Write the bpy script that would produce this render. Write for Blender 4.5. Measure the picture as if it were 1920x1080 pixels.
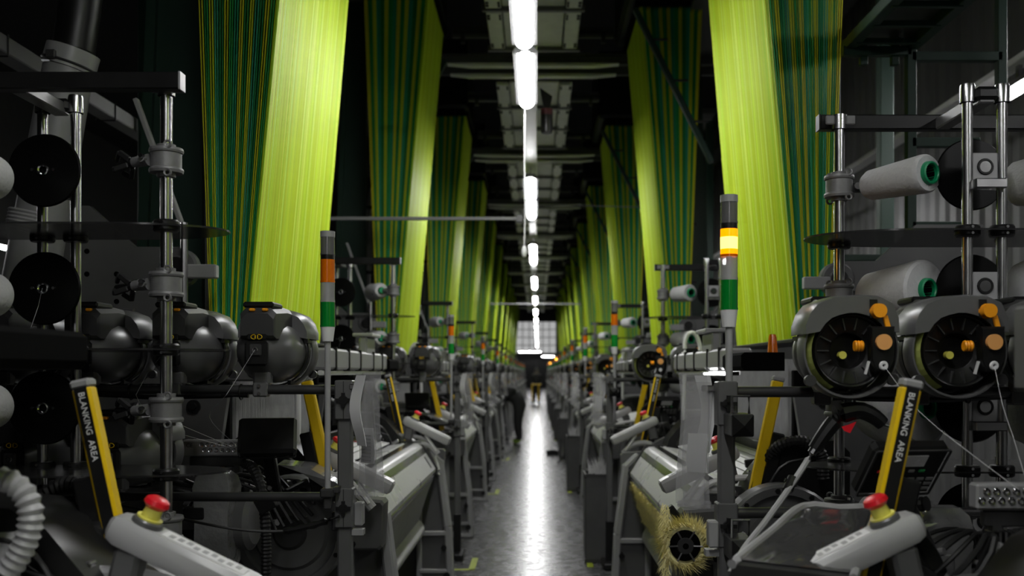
import bpy, math, random
from mathutils import Vector as V, Matrix as M
R = math.radians
PI = math.pi
random.seed(7)
for o in list(bpy.data.objects):
    bpy.data.objects.remove(o)
scn = bpy.context.scene
C = scn.collection

# ------------------------------------------------------------------ camera
EYE = 1.55          # camera height
FPX = 1900.0        # focal length in pixels of a 1920 wide frame
cam = bpy.data.cameras.new('camera')
cam.sensor_width = 36.0
cam.lens = 36.0 * FPX / 1920.0
cam.shift_x = -46.0 / 1920.0
cam.shift_y = 158.0 / 1920.0
cam.clip_end = 300
cam.dof.use_dof = True
cam.dof.focus_distance = 3.55
cam.dof.aperture_fstop = 2.6
co = bpy.data.objects.new('camera', cam)
co.location = (0, 0, EYE)
co.rotation_euler = (R(90), 0, 0)
C.objects.link(co)
scn.camera = co

# ------------------------------------------------------------------ world, exposure
w = bpy.data.worlds.new('hall_air')
scn.world = w
w.use_nodes = True
w.node_tree.nodes['Background'].inputs[0].default_value = (0.05, 0.05, 0.05, 1)
w.node_tree.nodes['Background'].inputs[1].default_value = 0.06
scn.view_settings.view_transform = 'Standard'
scn.view_settings.look = 'None'
scn.view_settings.exposure = 0.0
scn.view_settings.gamma = 1.0
scn.view_settings.use_curve_mapping = False
LAMP = 68.0         # strength of the fluorescent diffusers

CX = -0.04          # middle of the aisle
PITCH = 4.95
YL, YR = 3.5, 3.1   # feeder rail of the first unit in each row

# ------------------------------------------------------------------ materials
MATS = {}
def mat(name, col, rough=0.5, metal=0.0, var=0.12, scale=14.0, bump=0.0, emit=None, strength=0.0,
        alpha=1.0, trans=0.0, spec=0.5, coat=0.0):
    if isinstance(col, (int, float)):
        col = (col, col, col)
    m = bpy.data.materials.new(name)
    m.use_nodes = True
    nt = m.node_tree
    b = nt.nodes['Principled BSDF']
    b.inputs['Roughness'].default_value = rough
    b.inputs['Metallic'].default_value = metal
    b.inputs['Specular IOR Level'].default_value = spec
    b.inputs['Coat Weight'].default_value = coat
    b.inputs['Coat Roughness'].default_value = 0.08
    b.inputs['Alpha'].default_value = alpha
    b.inputs['Transmission Weight'].default_value = trans
    tc = nt.nodes.new('ShaderNodeTexCoord')
    nz = nt.nodes.new('ShaderNodeTexNoise')
    nz.inputs['Scale'].default_value = scale
    nz.inputs['Detail'].default_value = 5
    nt.links.new(tc.outputs['Object'], nz.inputs['Vector'])
    mr = nt.nodes.new('ShaderNodeMapRange')
    mr.inputs[3].default_value = 1.0 - var
    mr.inputs[4].default_value = 1.0 + var
    nt.links.new(nz.outputs['Fac'], mr.inputs[0])
    mx = nt.nodes.new('ShaderNodeVectorMath')
    mx.operation = 'SCALE'
    mx.inputs[0].default_value = col
    nt.links.new(mr.outputs[0], mx.inputs['Scale'])
    nt.links.new(mx.outputs[0], b.inputs['Base Color'])
    rr = nt.nodes.new('ShaderNodeMapRange')
    rr.inputs[3].default_value = max(0.02, rough * 0.8)
    rr.inputs[4].default_value = min(1.0, rough * 1.25)
    nt.links.new(nz.outputs['Fac'], rr.inputs[0])
    nt.links.new(rr.outputs[0], b.inputs['Roughness'])
    if bump > 0:
        bp = nt.nodes.new('ShaderNodeBump')
        bp.inputs['Strength'].default_value = bump
        bp.inputs['Distance'].default_value = 0.01
        nt.links.new(nz.outputs['Fac'], bp.inputs['Height'])
        nt.links.new(bp.outputs[0], b.inputs['Normal'])
    if emit:
        b.inputs['Emission Color'].default_value = (*emit, 1)
        b.inputs['Emission Strength'].default_value = strength
    MATS[name] = m
    return m

mat('grey_paint', 0.085, 0.33, var=0.15)
mat('grey_light', 0.26, 0.32, var=0.12)
mat('grey_dark', 0.030, 0.36, var=0.2)
mat('black_paint', 0.007, 0.36, var=0.25, spec=0.3)
mat('black_matte', 0.003, 0.9, var=0.3, spec=0.03)
mat('disc_black', 0.003, 0.30, var=0.2, spec=0.2)
mat('steel', 0.42, 0.24, 1.0, var=0.2, scale=30)
mat('chrome', 0.65, 0.15, 1.0, var=0.12, scale=40)
mat('cast', 0.16, 0.5, 0.35, var=0.25, scale=45, bump=0.15)
mat('tube_dark', 0.055, 0.3, 0.5, var=0.25)
mat('silver', 0.50, 0.28, 0.15, var=0.015, scale=1.5)
mat('pod', 0.36, 0.30, var=0.06)
mat('white_plastic', 0.62, 0.4, var=0.05)
mat('hose_grey', 0.30, 0.42, var=0.1)
mat('yellow', (0.72, 0.47, 0.0), 0.42, var=0.06)
mat('orange', (0.85, 0.32, 0.005), 0.4, var=0.05)
mat('orange_pale', (0.72, 0.34, 0.10), 0.5, var=0.06)
mat('red', (0.62, 0.006, 0.016), 0.35, var=0.06)
mat('dark_red', (0.055, 0.004, 0.006), 0.5, var=0.2)
mat('collar_yellow', (0.75, 0.70, 0.12), 0.45, var=0.05)
mat('olive', (0.32, 0.36, 0.09), 0.7, var=0.15, scale=60)
mat('green_tube', (0.0, 0.20, 0.075), 0.4, var=0.08)
mat('green_column', (0.005, 0.028, 0.016), 0.5, var=0.25, scale=5)
mat('green_lens', (0.0, 0.19, 0.02), 0.18, var=0.05, emit=(0.0, 0.3, 0.03), strength=0.0, coat=0.5)
mat('amber_lens', (0.62, 0.13, 0.0), 0.18, var=0.05, coat=0.5)
mat('amber_lit', (0.9, 0.25, 0.0), 0.2, var=0.02, emit=(1.0, 0.22, 0.0), strength=2.2)
mat('amber_core', (1.0, 0.6, 0.1), 0.2, var=0.02, emit=(1.0, 0.55, 0.06), strength=6.0)
mat('clear_lens', 0.36, 0.12, var=0.1, alpha=0.72, coat=0.6)
mat('smoke_lens', 0.11, 0.15, var=0.15, alpha=0.85, coat=0.6)
mat('yarn_grey', 0.44, 0.85, var=0.10, scale=70, bump=0.4)
mat('plate_smoke', 0.02, 0.16, var=0.1, alpha=0.80)
mat('plastic_film', 0.50, 0.10, var=0.25, scale=9, alpha=0.30, coat=1.0, bump=0.4)
mat('wrap', 0.15, 0.12, var=0.3, scale=16, coat=1.0, bump=1.0)
mat('paper', 0.62, 0.7, var=0.05)
mat('print', 0.03, 0.7)
mat('white_print', 0.75, 0.6, var=0.03)
mat('cloth_grey', 0.30, 0.8, var=0.3, scale=25, bump=0.5)
mat('cloth_white', 0.50, 0.85, var=0.1, scale=30)
mat('heddle', 0.30, 0.5, var=0.3)
mat('rubber', 0.010, 0.5, spec=0.3)
mat('lcd', 0.55, 0.25)
mat('btn', 0.22, 0.4)
mat('green_btn', (0.02, 0.25, 0.07), 0.4)
mat('duct', 0.22, 0.42, var=0.15)
mat('ceiling_dark', 0.030, 0.8, var=0.3)
mat('beam_dark', 0.06, 0.55, var=0.3)
mat('tray', 0.66, 0.38, 0.15, var=0.2, scale=6)
mat('wall_grey', 0.15, 0.6, var=0.15, scale=4)
mat('tower_steel', 0.30, 0.3, 0.0, var=0.1)
mat('wall_dark', 0.05, 0.7, var=0.2, scale=4)
mat('lamp', 0.9, 0.4, var=0.0, emit=(1, 1, 1), strength=LAMP)
mat('led', 0.9, 0.4, var=0.0, emit=(1, 1, 1), strength=9.0)
mat('window_glow', 0.3, 0.4, var=0.1, scale=1.5, emit=(0.8, 0.8, 0.8), strength=0.5)
mat('clothes_black', 0.012, 0.8, var=0.3)
mat('skin', (0.20, 0.17, 0.15), 0.6)
mat('hair', 0.01, 0.6)
mat('tape_yellow', (0.30, 0.36, 0.02), 0.6, var=0.4, scale=40)
mat('box_steel', 0.065, 0.42, 0.3, var=0.3, scale=9)
mat('fringe', (0.88, 0.80, 0.38), 0.6, var=0.45, scale=70)

def floor_material():
    m = bpy.data.materials.new('polished_concrete')
    m.use_nodes = True
    nt = m.node_tree
    b = nt.nodes['Principled BSDF']
    tc = nt.nodes.new('ShaderNodeTexCoord')
    n1 = nt.nodes.new('ShaderNodeTexNoise'); n1.inputs['Scale'].default_value = 11.0; n1.inputs['Detail'].default_value = 8
    n2 = nt.nodes.new('ShaderNodeTexNoise'); n2.inputs['Scale'].default_value = 60.0; n2.inputs['Detail'].default_value = 3
    nt.links.new(tc.outputs['Object'], n1.inputs['Vector']); nt.links.new(tc.outputs['Object'], n2.inputs['Vector'])
    ad = nt.nodes.new('ShaderNodeMath'); ad.operation = 'ADD'
    nt.links.new(n1.outputs['Fac'], ad.inputs[0]); nt.links.new(n2.outputs['Fac'], ad.inputs[1])
    r = nt.nodes.new('ShaderNodeMapRange'); r.inputs[1].default_value = 0.6; r.inputs[2].default_value = 1.4
    r.inputs[3].default_value = 0.05; r.inputs[4].default_value = 0.12
    nt.links.new(ad.outputs[0], r.inputs[0]); nt.links.new(r.outputs[0], b.inputs['Base Color'])
    q = nt.nodes.new('ShaderNodeMapRange'); q.inputs[1].default_value = 0.3; q.inputs[2].default_value = 0.7
    q.inputs[3].default_value = 0.17; q.inputs[4].default_value = 0.34
    nt.links.new(n1.outputs['Fac'], q.inputs[0]); nt.links.new(q.outputs[0], b.inputs['Roughness'])
    b.inputs['Specular IOR Level'].default_value = 0.38
    bp = nt.nodes.new('ShaderNodeBump'); bp.inputs['Strength'].default_value = 0.02; bp.inputs['Distance'].default_value = 0.01
    nt.links.new(n1.outputs['Fac'], bp.inputs['Height']); nt.links.new(bp.outputs[0], b.inputs['Normal'])
    br = nt.nodes.new('ShaderNodeTexBrick')
    br.offset = 0.0
    br.inputs['Scale'].default_value = 1.0
    br.inputs['Brick Width'].default_value = 3.1
    br.inputs['Row Height'].default_value = 1.65
    br.inputs['Mortar Size'].default_value = 0.012
    br.inputs['Mortar Smooth'].default_value = 0.4
    br.inputs['Color1'].default_value = (1, 1, 1, 1); br.inputs['Color2'].default_value = (0.82, 0.82, 0.82, 1)
    br.inputs['Mortar'].default_value = (1.6, 1.6, 1.6, 1)
    mp = nt.nodes.new('ShaderNodeMapping'); mp.inputs['Location'].default_value = (1.55, 0.6, 0)
    nt.links.new(tc.outputs['Object'], mp.inputs['Vector']); nt.links.new(mp.outputs[0], br.inputs['Vector'])
    mu = nt.nodes.new('ShaderNodeMixRGB'); mu.blend_type = 'MULTIPLY'; mu.inputs[0].default_value = 1.0
    nt.links.new(r.outputs[0], mu.inputs[1]); nt.links.new(br.outputs['Color'], mu.inputs[2])
    nt.links.new(mu.outputs[0], b.inputs['Base Color'])
    ro = nt.nodes.new('ShaderNodeMath'); ro.operation = 'MULTIPLY_ADD'; ro.inputs[1].default_value = 0.12
    nt.links.new(br.outputs['Fac'], ro.inputs[0]); nt.links.new(q.outputs[0], ro.inputs[2])
    nt.links.new(ro.outputs[0], b.inputs['Roughness'])
    MATS['floor'] = m
floor_material()

def cord_material():
    m = bpy.data.materials.new('dyed_cord')
    m.use_nodes = True
    nt = m.node_tree
    b = nt.nodes['Principled BSDF']
    a = nt.nodes.new('ShaderNodeAttribute'); a.attribute_name = 'Col'
    nt.links.new(a.outputs['Color'], b.inputs['Base Color'])
    b.inputs['Roughness'].default_value = 0.55
    b.inputs['Specular IOR Level'].default_value = 0.3
    MATS['cord'] = m
cord_material()

# ------------------------------------------------------------------ mesh helpers
# pieces of a few pixels that cannot be picked apart: one joined part each
SMALL = {'bolts', 'clamp_lugs', 'eyelets', 'mechanism', 'guard_bolts', 'screws', 'disc_bolts', 'keypad', 'printed_marks', 'printed_lines', 'selector_comb', 'mount_bolts', 'plate_holes',
         'cloth_lines', 'spool_ribs', 'ring_struts', 'ring_lugs', 'red_springs', 'logo', 'bezel', 'hanger_rods', 'clamp_ear', 'hex_bolt', 'cover_knob', 'frame_boss', 'bolt_heads'}
class MB:
    def __init__(s, org=(0, 0, 0)):
        s.v, s.f, s.o, s.col = [], [], V(org), None
    def add(s, vs, fs):
        n = len(s.v)
        s.v += [V(p) for p in vs]
        s.f += [[i + n for i in f] for f in fs]
        return s
    def box(s, c, d, rot=None, ch=0.0):
        c = V(c); h = [x / 2 for x in d]
        m = rot if rot is not None else M.Identity(3)
        if ch <= 0:
            vs = [(x * h[0], y * h[1], z * h[2]) for x in (-1, 1) for y in (-1, 1) for z in (-1, 1)]
            fs = [(0, 1, 3, 2), (4, 6, 7, 5), (0, 4, 5, 1), (2, 3, 7, 6), (0, 2, 6, 4), (1, 5, 7, 3)]
            return s.add([c + m @ V(p) for p in vs], fs)
        ch = min(ch, min(h) * 0.95)
        vs, idx = [], {}
        for x in (-1, 1):
            for y in (-1, 1):
                for z in (-1, 1):
                    for a in range(3):
                        p = [x * (h[0] - ch), y * (h[1] - ch), z * (h[2] - ch)]
                        p[a] = (x, y, z)[a] * h[a]
                        idx[(x, y, z, a)] = len(vs); vs.append(p)
        fs = []
        for a in range(3):
            b, d2 = (a + 1) % 3, (a + 2) % 3
            for sg in (-1, 1):
                q = []
                for (i, j) in ((-1, -1), (1, -1), (1, 1), (-1, 1)):
                    k = [0, 0, 0]; k[a] = sg; k[b] = i; k[d2] = j
                    q.append(idx[(*k, a)])
                fs.append(q if sg > 0 else q[::-1])
            for i in (-1, 1):
                for j in (-1, 1):
                    k0 = [0, 0, 0]; k0[a] = -1; k0[b] = i; k0[d2] = j
                    k1 = list(k0); k1[a] = 1
                    q = [idx[(*k0, b)], idx[(*k1, b)], idx[(*k1, d2)], idx[(*k0, d2)]]
                    fs.append(q if i * j < 0 else q[::-1])
        for x in (-1, 1):
            for y in (-1, 1):
                for z in (-1, 1):
                    q = [idx[(x, y, z, 0)], idx[(x, y, z, 1)], idx[(x, y, z, 2)]]
                    fs.append(q if x * y * z > 0 else q[::-1])
        return s.add([c + m @ V(p) for p in vs], fs)
    def frame(s, ax):
        ax = V(ax).normalized()
        up = V((0, 0, 1)) if abs(ax.z) < 0.95 else V((1, 0, 0))
        a = ax.cross(up).normalized(); b = a.cross(ax).normalized()
        return a, b, ax
    def lathe(s, prof, o, ax, n=20, a0=0.0, a1=None):
        o = V(o); A, B, X = s.frame(ax)
        full = a1 is None
        k = n if full else n + 1
        vs, fs = [], []
        for (r, t) in prof:
            for i in range(k):
                an = 2 * PI * i / n if full else a0 + (a1 - a0) * i / n
                vs.append(o + X * t + (A * math.cos(an) + B * math.sin(an)) * r)
        for j in range(len(prof) - 1):
            for i in range(n):
                i2 = (i + 1) % k
                fs.append((j * k + i, j * k + i2, (j + 1) * k + i2, (j + 1) * k + i))
        return s.add(vs, fs)
    def cyl(s, p0, p1, r, r1=None, n=14, cap=True):
        p0, p1 = V(p0), V(p1); L = (p1 - p0).length
        r1 = r if r1 is None else r1
        pr = [(r, 0), (r1, L)]
        if cap: pr = [(0.0001, 0)] + pr + [(0.0001, L)]
        return s.lathe(pr, p0, p1 - p0, n)
    def ring(s, c, ax, r, t, n=20, m=8):
        pr = [(r + t * math.cos(2 * PI * i / m), t * math.sin(2 * PI * i / m)) for i in range(m + 1)]
        return s.lathe(pr, c, ax, n)
    def sphere(s, c, r, n=12, sc=(1, 1, 1)):
        m = n // 2 + 1; st = len(s.v)
        s.lathe([(max(1e-4, r * math.sin(PI * i / m)), -r * math.cos(PI * i / m)) for i in range(m + 1)], (0, 0, 0), (0, 0, 1), n)
        for i in range(st, len(s.v)):
            p = s.v[i]; s.v[i] = V((p.x * sc[0], p.y * sc[1], p.z * sc[2])) + V(c)
        return s
    def tube(s, pts, r, n=8, rf=None, cap=True):
        pts = [V(p) for p in pts]; k = len(pts)
        vs, fs = [], []
        prev = None
        for i, p in enumerate(pts):
            t = (pts[min(i + 1, k - 1)] - pts[max(i - 1, 0)]).normalized()
            if prev is None:
                a, b, _ = s.frame(t)
            else:
                a = (prev - t * prev.dot(t)).normalized(); b = t.cross(a)
            prev = a
            rr = rf(i) if rf else r
            for j in range(n):
                an = 2 * PI * j / n
                vs.append(p + (a * math.cos(an) + b * math.sin(an)) * rr)
        for i in range(k - 1):
            for j in range(n):
                j2 = (j + 1) % n
                fs.append((i * n + j, i * n + j2, (i + 1) * n + j2, (i + 1) * n + j))
        if cap:
            fs.append(list(range(n))[::-1]); fs.append([(k - 1) * n + j for j in range(n)])
        return s.add(vs, fs)
    def hose(s, pts, r, step=0.012, n=10, dep=0.16):
        q = spline(pts, step / 2)
        return s.tube(q, r, n, rf=lambda i: r if (i // 1) % 2 == 0 else r * (1 - dep))
    def loft(s, rings, cap=True):
        n = len(rings[0]); vs = [p for r in rings for p in r]; fs = []
        for i in range(len(rings) - 1):
            for j in range(n):
                j2 = (j + 1) % n
                fs.append((i * n + j, i * n + j2, (i + 1) * n + j2, (i + 1) * n + j))
        if cap:
            fs.append(list(range(n))[::-1]); fs.append([(len(rings) - 1) * n + j for j in range(n)])
        return s.add(vs, fs)
    def prism(s, poly, y0, y1, axis='y'):
        def P(p, t):
            return {'y': (p[0], t, p[1]), 'x': (t, p[0], p[1]), 'z': (p[0], p[1], t)}[axis]
        return s.loft([[P(p, y0) for p in poly], [P(p, y1) for p in poly]])
    def bar(s, p0, p1, wd, ht, ch=0.0):
        p0, p1 = V(p0), V(p1); d = p1 - p0
        a, b, x = s.frame(d)
        m = M((a, x, b)).transposed()
        return s.box((p0 + p1) / 2, (wd, d.length, ht), m, ch)
    def build(s, name, m, parent=None, sharp=32, kind=None, label=None):
        if name in SMALL: kind = 'stuff'
        me = bpy.data.meshes.new(name)
        me.from_pydata([p - s.o for p in s.v], [], s.f)
        me.validate()
        import bmesh
        bm = bmesh.new(); bm.from_mesh(me)
        if s.col is None:
            bmesh.ops.recalc_face_normals(bm, faces=bm.faces)
        bm.to_mesh(me); bm.free()
        me.polygons.foreach_set('use_smooth', [True] * len(me.polygons))
        if sharp: me.set_sharp_from_angle(angle=R(sharp))
        me.materials.append(MATS[m])
        o = bpy.data.objects.new(name, me)
        C.objects.link(o)
        if parent is not None: o.parent = parent
        if kind: o['kind'] = kind
        if label: o['label'] = label
        return o

def spline(pts, step=0.02):
    pts = [V(p) for p in pts]
    q = [pts[0] * 2 - pts[1]] + pts + [pts[-1] * 2 - pts[-2]]
    out = []
    for i in range(1, len(q) - 2):
        a, b, c, d = q[i - 1], q[i], q[i + 1], q[i + 2]
        n = max(2, int((c - b).length / step))
        for k in range(n):
            t = k / n
            out.append(0.5 * ((2 * b) + (c - a) * t + (2 * a - 5 * b + 4 * c - d) * t * t + (3 * b - a - 3 * c + d) * t ** 3))
    out.append(pts[-1])
    return out

def letters(text, size, mtx, name, m, parent, ext=0.0006, org=(0, 0, 0)):
    cu = bpy.data.curves.new('lettering', 'FONT')
    cu.body = text; cu.size = size; cu.extrude = ext
    cu.align_x = 'CENTER'; cu.align_y = 'CENTER'
    t = bpy.data.objects.new('lettering', cu)
    C.objects.link(t)
    bpy.context.view_layer.update()
    dg = bpy.context.evaluated_depsgraph_get()
    me = bpy.data.meshes.new_from_object(t.evaluated_get(dg))
    bpy.data.objects.remove(t)
    me.transform(M.Translation(-V(org)) @ mtx)
    me.materials.clear(); me.materials.append(MATS[m])
    o = bpy.data.objects.new(name, me); C.objects.link(o); o.parent = parent
    return o

# ------------------------------------------------------------------ things
def tag(o, label, cat, group=None):
    o['label'] = label; o['category'] = cat
    if group: o['group'] = group
    return o
def empty(name, loc=(0, 0, 0)):
    o = bpy.data.objects.new(name, None); o.empty_display_size = 0.1
    C.objects.link(o); o.location = loc
    return o
def struct(o):
    o['kind'] = 'structure'; return o
def kids(o): return KIDS.get(o.name, [])
KIDS = {}
def index_kids():
    KIDS.clear()
    for o in bpy.data.objects:
        if o.parent: KIDS.setdefault(o.parent.name, []).append(o)
def copy_tree(o, parent=None, skip=()):
    c = o.copy(); C.objects.link(c); c.parent = parent
    for ch in kids(o):
        if ch.name.split('.')[0] not in skip: copy_tree(ch, c, skip)
    return c
class Proto:
    """a thing built once in unit coordinates; the first placement moves the original, the others copy it"""
    def __init__(s, name, org):
        s.root = empty(name, org); s.org = V(org); s.used = False; s.jobs = []
    def mb(s): return MB(s.org)
    def place(s, U, label, cat, group=None, d=(0, 0, 0), skip=(), scale=1.0, rz=0.0):
        s.jobs.append((U, label, cat, group, V(d), skip, scale, rz))
    def finish(s):
        index_kids()
        full = [j for j in s.jobs if not j[5]]
        first = full[0] if full else None
        for j in s.jobs:
            U, label, cat, group, d, skip, scale, rz = j
            r = s.root if j is first else copy_tree(s.root, None, skip)
            r.location = U @ (s.org + d)
            r.rotation_euler = (0, 0, U.to_euler().z + rz)
            r.scale = (scale,) * 3
            tag(r, label, cat, group)
        if first is None:
            def rm(o):
                for ch in kids(o): rm(ch)
                bpy.data.objects.remove(o)
            rm(s.root)

def UL(k): return M.Translation((CX, YL + PITCH * k, 0))
def UR(k): return M.Translation((CX, YR + PITCH * k, 0)) @ M.Rotation(PI, 4, 'Z')
NUM = ['', 'one loom', 'two looms', 'three looms', 'four looms']
def where(side, k):
    if side == 'R':
        if k == 0: return 'beside the lit amber tower'
        if k < 4: return NUM[k] + ' beyond the lit amber tower'
        return 'far along the waste-box row'
    if k == -1: return 'just before the empty-armed stand'
    if k == 0: return 'by the empty-armed stand'
    if k < 4: return NUM[k] + ' beyond the empty-armed stand'
    return 'far along the row without waste boxes'
ROWS = {'L': 'row without waste boxes', 'R': 'waste-box row'}

# ================================================================== SETTING
def setting():
    b = MB(); b.box((0, 42, -0.05), (24, 126, 0.1)); struct(b.build('floor', 'floor'))
    b = MB(); b.box((0, 42, 8.05), (24, 126, 0.1)); struct(b.build('ceiling', 'ceiling_dark'))
    b = MB(); b.box((-12.05, 42, 4), (0.1, 126, 8)); struct(b.build('wall_left', 'wall_dark'))
    # corrugated wall on the right
    x0 = 4.75
    prof = []
    y = -20.0
    while y < 110:
        prof += [(x0, y), (x0, y + 0.14), (x0 - 0.04, y + 0.18), (x0 - 0.04, y + 0.26), (x0, y + 0.30)]
        y += 0.30
    vs, fs = [], []
    for (x, yy) in prof: vs += [(x, yy, 0), (x, yy, 8)]
    for i in range(len(prof) - 1): fs.append((2 * i, 2 * i + 1, 2 * i + 3, 2 * i + 2))
    b = MB(); b.add(vs, fs); struct(b.build('wall_right', 'wall_grey', sharp=5))
    b = MB()
    W0, W1, Z0, Z1 = -2.05, 1.95, 3.45, 6.6
    Y = 101.0
    b.box(((-12 + W0) / 2, Y, 4), (12 + W0, 0.2, 8)); b.box(((5 + W1) / 2, Y, 4), (5 - W1, 0.2, 8))
    b.box(((W0 + W1) / 2, Y, Z0 / 2), (W1 - W0, 0.2, Z0)); b.box(((W0 + W1) / 2, Y, (8 + Z1) / 2), (W1 - W0, 0.2, 8 - Z1))
    struct(b.build('wall_back', 'wall_dark'))
    b = MB(); b.box((-3.6, -20.05, 4), (17, 0.1, 8)); struct(b.build('wall_front', 'wall_dark'))
    win = struct(empty('window_1', ((W0 + W1) / 2, Y, Z0)))
    nx, nz = 6, 4
    for i in range(nx):
        for j in range(nz):
            b = MB(win.location)
            sx, sz = (W1 - W0) / nx, (Z1 - Z0) / nz
            b.box((W0 + (i + .5) * sx, Y, Z0 + (j + .5) * sz), (sx - .07, .02, sz - .07))
            b.build('pane', 'window_glow', win)
    b = MB(win.location)
    for i in range(nx + 1): b.box((W0 + i * (W1 - W0) / nx, Y - .02, (Z0 + Z1) / 2), (.07, .08, Z1 - Z0))
    for j in range(nz + 1): b.box(((W0 + W1) / 2, Y - .02, Z0 + j * (Z1 - Z0) / nz), (W1 - W0, .08, .07))
    b.build('window_frame', 'grey_dark', win)
    # door under the window
    d = struct(empty('door_1', (0, Y - .12, 0)))
    for s in (-1, 1):
        b = MB(d.location); b.box((s * .95, Y - .13, 1.4), (1.86, .05, 2.8), ch=.01); b.build('door_leaf', 'black_paint', d)
    # yellow-green floor tape at the loom corners
    n = 0
    for side, U in (('L', UL), ('R', UR)):
        for k in range(1, 7):
            m = U(k)
            for (x, y, dx, dy) in ((-.47, -.25, .05, .5), (-.53, -.5, .16, .05)):
                p = m @ V((x, y, 0.002))
                b = MB(p); b.box(p, (dx, dy, .002))
                o = b.build('floor_tape', 'tape_yellow'); o.location = p
                tag(o, 'worn yellow-green tape mark on concrete, ' + ROWS[side], 'floor tape', 'tape marks, ' + ROWS[side])
setting()

# ---- overhead: lamps, light channel, tray, gantry beams
def overhead():
    # lamp
    P = Proto('ceiling_lamp', (0, 0, 3.6))
    L = 1.27
    a = [(.055 * math.cos(t), .05 * math.sin(t)) for t in [PI + PI * i / 10 for i in range(11)]]
    poly = [(x, 3.6 + .02 + z) for x, z in a]
    def sc(p, k): return [(x * k, 3.62 + (z - 3.62) * k) for x, z in p]
    b = P.mb()
    rings = []
    for (yy, k) in ((-L / 2, .35), (-L / 2 + .012, .75), (-L / 2 + .05, 1), (L / 2 - .05, 1), (L / 2 - .012, .75), (L / 2, .35)):
        rings.append([(x, yy, z) for x, z in sc(poly, k)])
    b.loft(rings); b.build('diffuser', 'lamp', P.root)
    b = P.mb(); b.prism([(-.080, 3.612), (-.080, 3.624), (-.045, 3.668), (.045, 3.668), (.080, 3.624), (.080, 3.612)], -L / 2 + .004, L / 2 - .004); b.build('housing', 'grey_paint', P.root)  # brim made wide to keep lamp light off the upper harnesses
    for yy in (-.4, .4):
        b = P.mb(); b.box((0, yy, 3.72), (.03, .05, .12)); b.build('hanger', 'steel', P.root)
    for p in range(-3, 14):  # two rearmost pairs, out of view, added to brighten the harness ends
        for q in range(2):
            y = 5.12 + 5.65 * p + q * 1.42 + L / 2
            P.place(M.Translation((-.085 + .0016 * y, y, 0)), 'white fluorescent lamp hanging in the row above the aisle', 'lamp', 'lamps above the aisle')
    # lamps of the neighbouring aisles
    for y in (6.95, 5.55, -0.6, 0.8, 12.6, 18.3, 24):
        P.place(M.Translation((3.5, y, 0)), 'white fluorescent lamp under the grey channel by the corrugated wall', 'lamp', 'lamps by the corrugated wall')
    for y in (16.6, 22.6, 10.5):
        P.place(M.Translation((-8.75, y, 0)), 'white fluorescent lamp in the dark bay behind the empty-armed stand', 'lamp', 'lamps in the dark bay')
    P.place(M.Translation((-.25, 95, -.13)) @ M.Rotation(PI / 2, 4, 'Z'), 'white fluorescent lamp hung crosswise before the end window, higher one', 'lamp', None)
    P.place(M.Translation((-1.0, 95, -.13)) @ M.Rotation(PI / 2, 4, 'Z'), 'white fluorescent lamp hung crosswise before the end window, beside another', 'lamp', None)
    P.place(M.Translation((1.15, 93, -.6)) @ M.Rotation(PI / 2, 4, 'Z'), 'white fluorescent lamp hung crosswise before the end window, lowest one', 'lamp', None)
    P.finish()
    # channels above the lamps
    for x, lab in ((-.06, 'grey sheet-metal channel carrying the aisle lamps'), (3.5, 'grey channel carrying lamps along corrugated wall')):
        b = MB((x, 45, 3.72)); b.box((x, 45, 3.80), (.13, 104, .05), ch=.006)
        o = b.build('lamp_channel', 'tray'); o.location = (x, 45, 3.72); tag(o, lab, 'lamp channel')
        b = MB((x, 45, 3.72))
        for i in range(21):
            for s in (-1, 1): b.cyl((x + s * .05, -5 + 4.95 * i, 3.82), (x + s * .05, -5 + 4.95 * i, 5.1), .006, n=6)
        b.build('hanger_rods', 'steel', o, kind='stuff')
    # hanging tray, one length per loom
    P = Proto('cable_tray', (0, 0, 5.15))
    z = 5.15
    for i, (y0, y1) in enumerate(((.46, 1.55), (1.65, 2.75), (2.85, 4.0))):
        b = P.mb(); b.box((0, (y0 + y1) / 2, z + .05), (.62, y1 - y0, .03), ch=.006); b.build('tray_panel', 'tray', P.root)
        for s in (-1, 1):
            b = P.mb(); b.box((s * .40, (y0 + y1) / 2, z + .03), (.155, y1 - y0 - .03, .05), ch=.008)
            r = b.build('side_rail', 'tray', P.root)
            b = P.mb()
            for yy in (y0 + .08, y0 + .16, y1 - .1, y1 - .18):
                b.box((s * .455, yy, z), (.03, .035, .015)); b.box((s * .34, yy, z), (.02, .03, .02))
            b.build('bolts', 'black_paint', r)
        b = P.mb(); b.box((0, y1 + .03, z + .02), (1.02, .05, .06)); b.build('cross_strap', 'grey_paint', P.root)
    for k in range(-1, 12):
        P.place(M.Translation((CX + .01, 2.36 + PITCH * k - .9 + .9, 0)), 'galvanised cable tray length bolted between crossbeams over the aisle', 'cable tray', 'cable tray lengths over the aisle')
    P.finish()
    P = Proto('gantry_crossbeam', (0, 0, 5.15))
    b = P.mb(); b.box((0, 0, z + .04), (5.2, .06, .1), ch=.006); b.build('beam', 'beam_dark', P.root)
    b = P.mb(); b.prism([(-1.0, z - .01), (-.72, z - .035), (.72, z - .035), (1.0, z - .01), (1.0, z), (-1.0, z)], -.055, .055); b.build('gusset', 'tray', P.root)
    b = P.mb(); b.box((0, 0, z + .1), (5.2, .11, .012)); b.build('flange', 'beam_dark', P.root)
    for k in range(-1, 12):
        for dy in (0, .42):
            P.place(M.Translation((CX, 2.3 + PITCH * k + dy - .36, 0)), 'dark steel gantry crossbeam with pale gusset spanning the aisle', 'crossbeam', 'gantry crossbeams over the aisle')
    P.finish()
    P = Proto('ceiling_conduit', (0, 0, 5.4))
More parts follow.
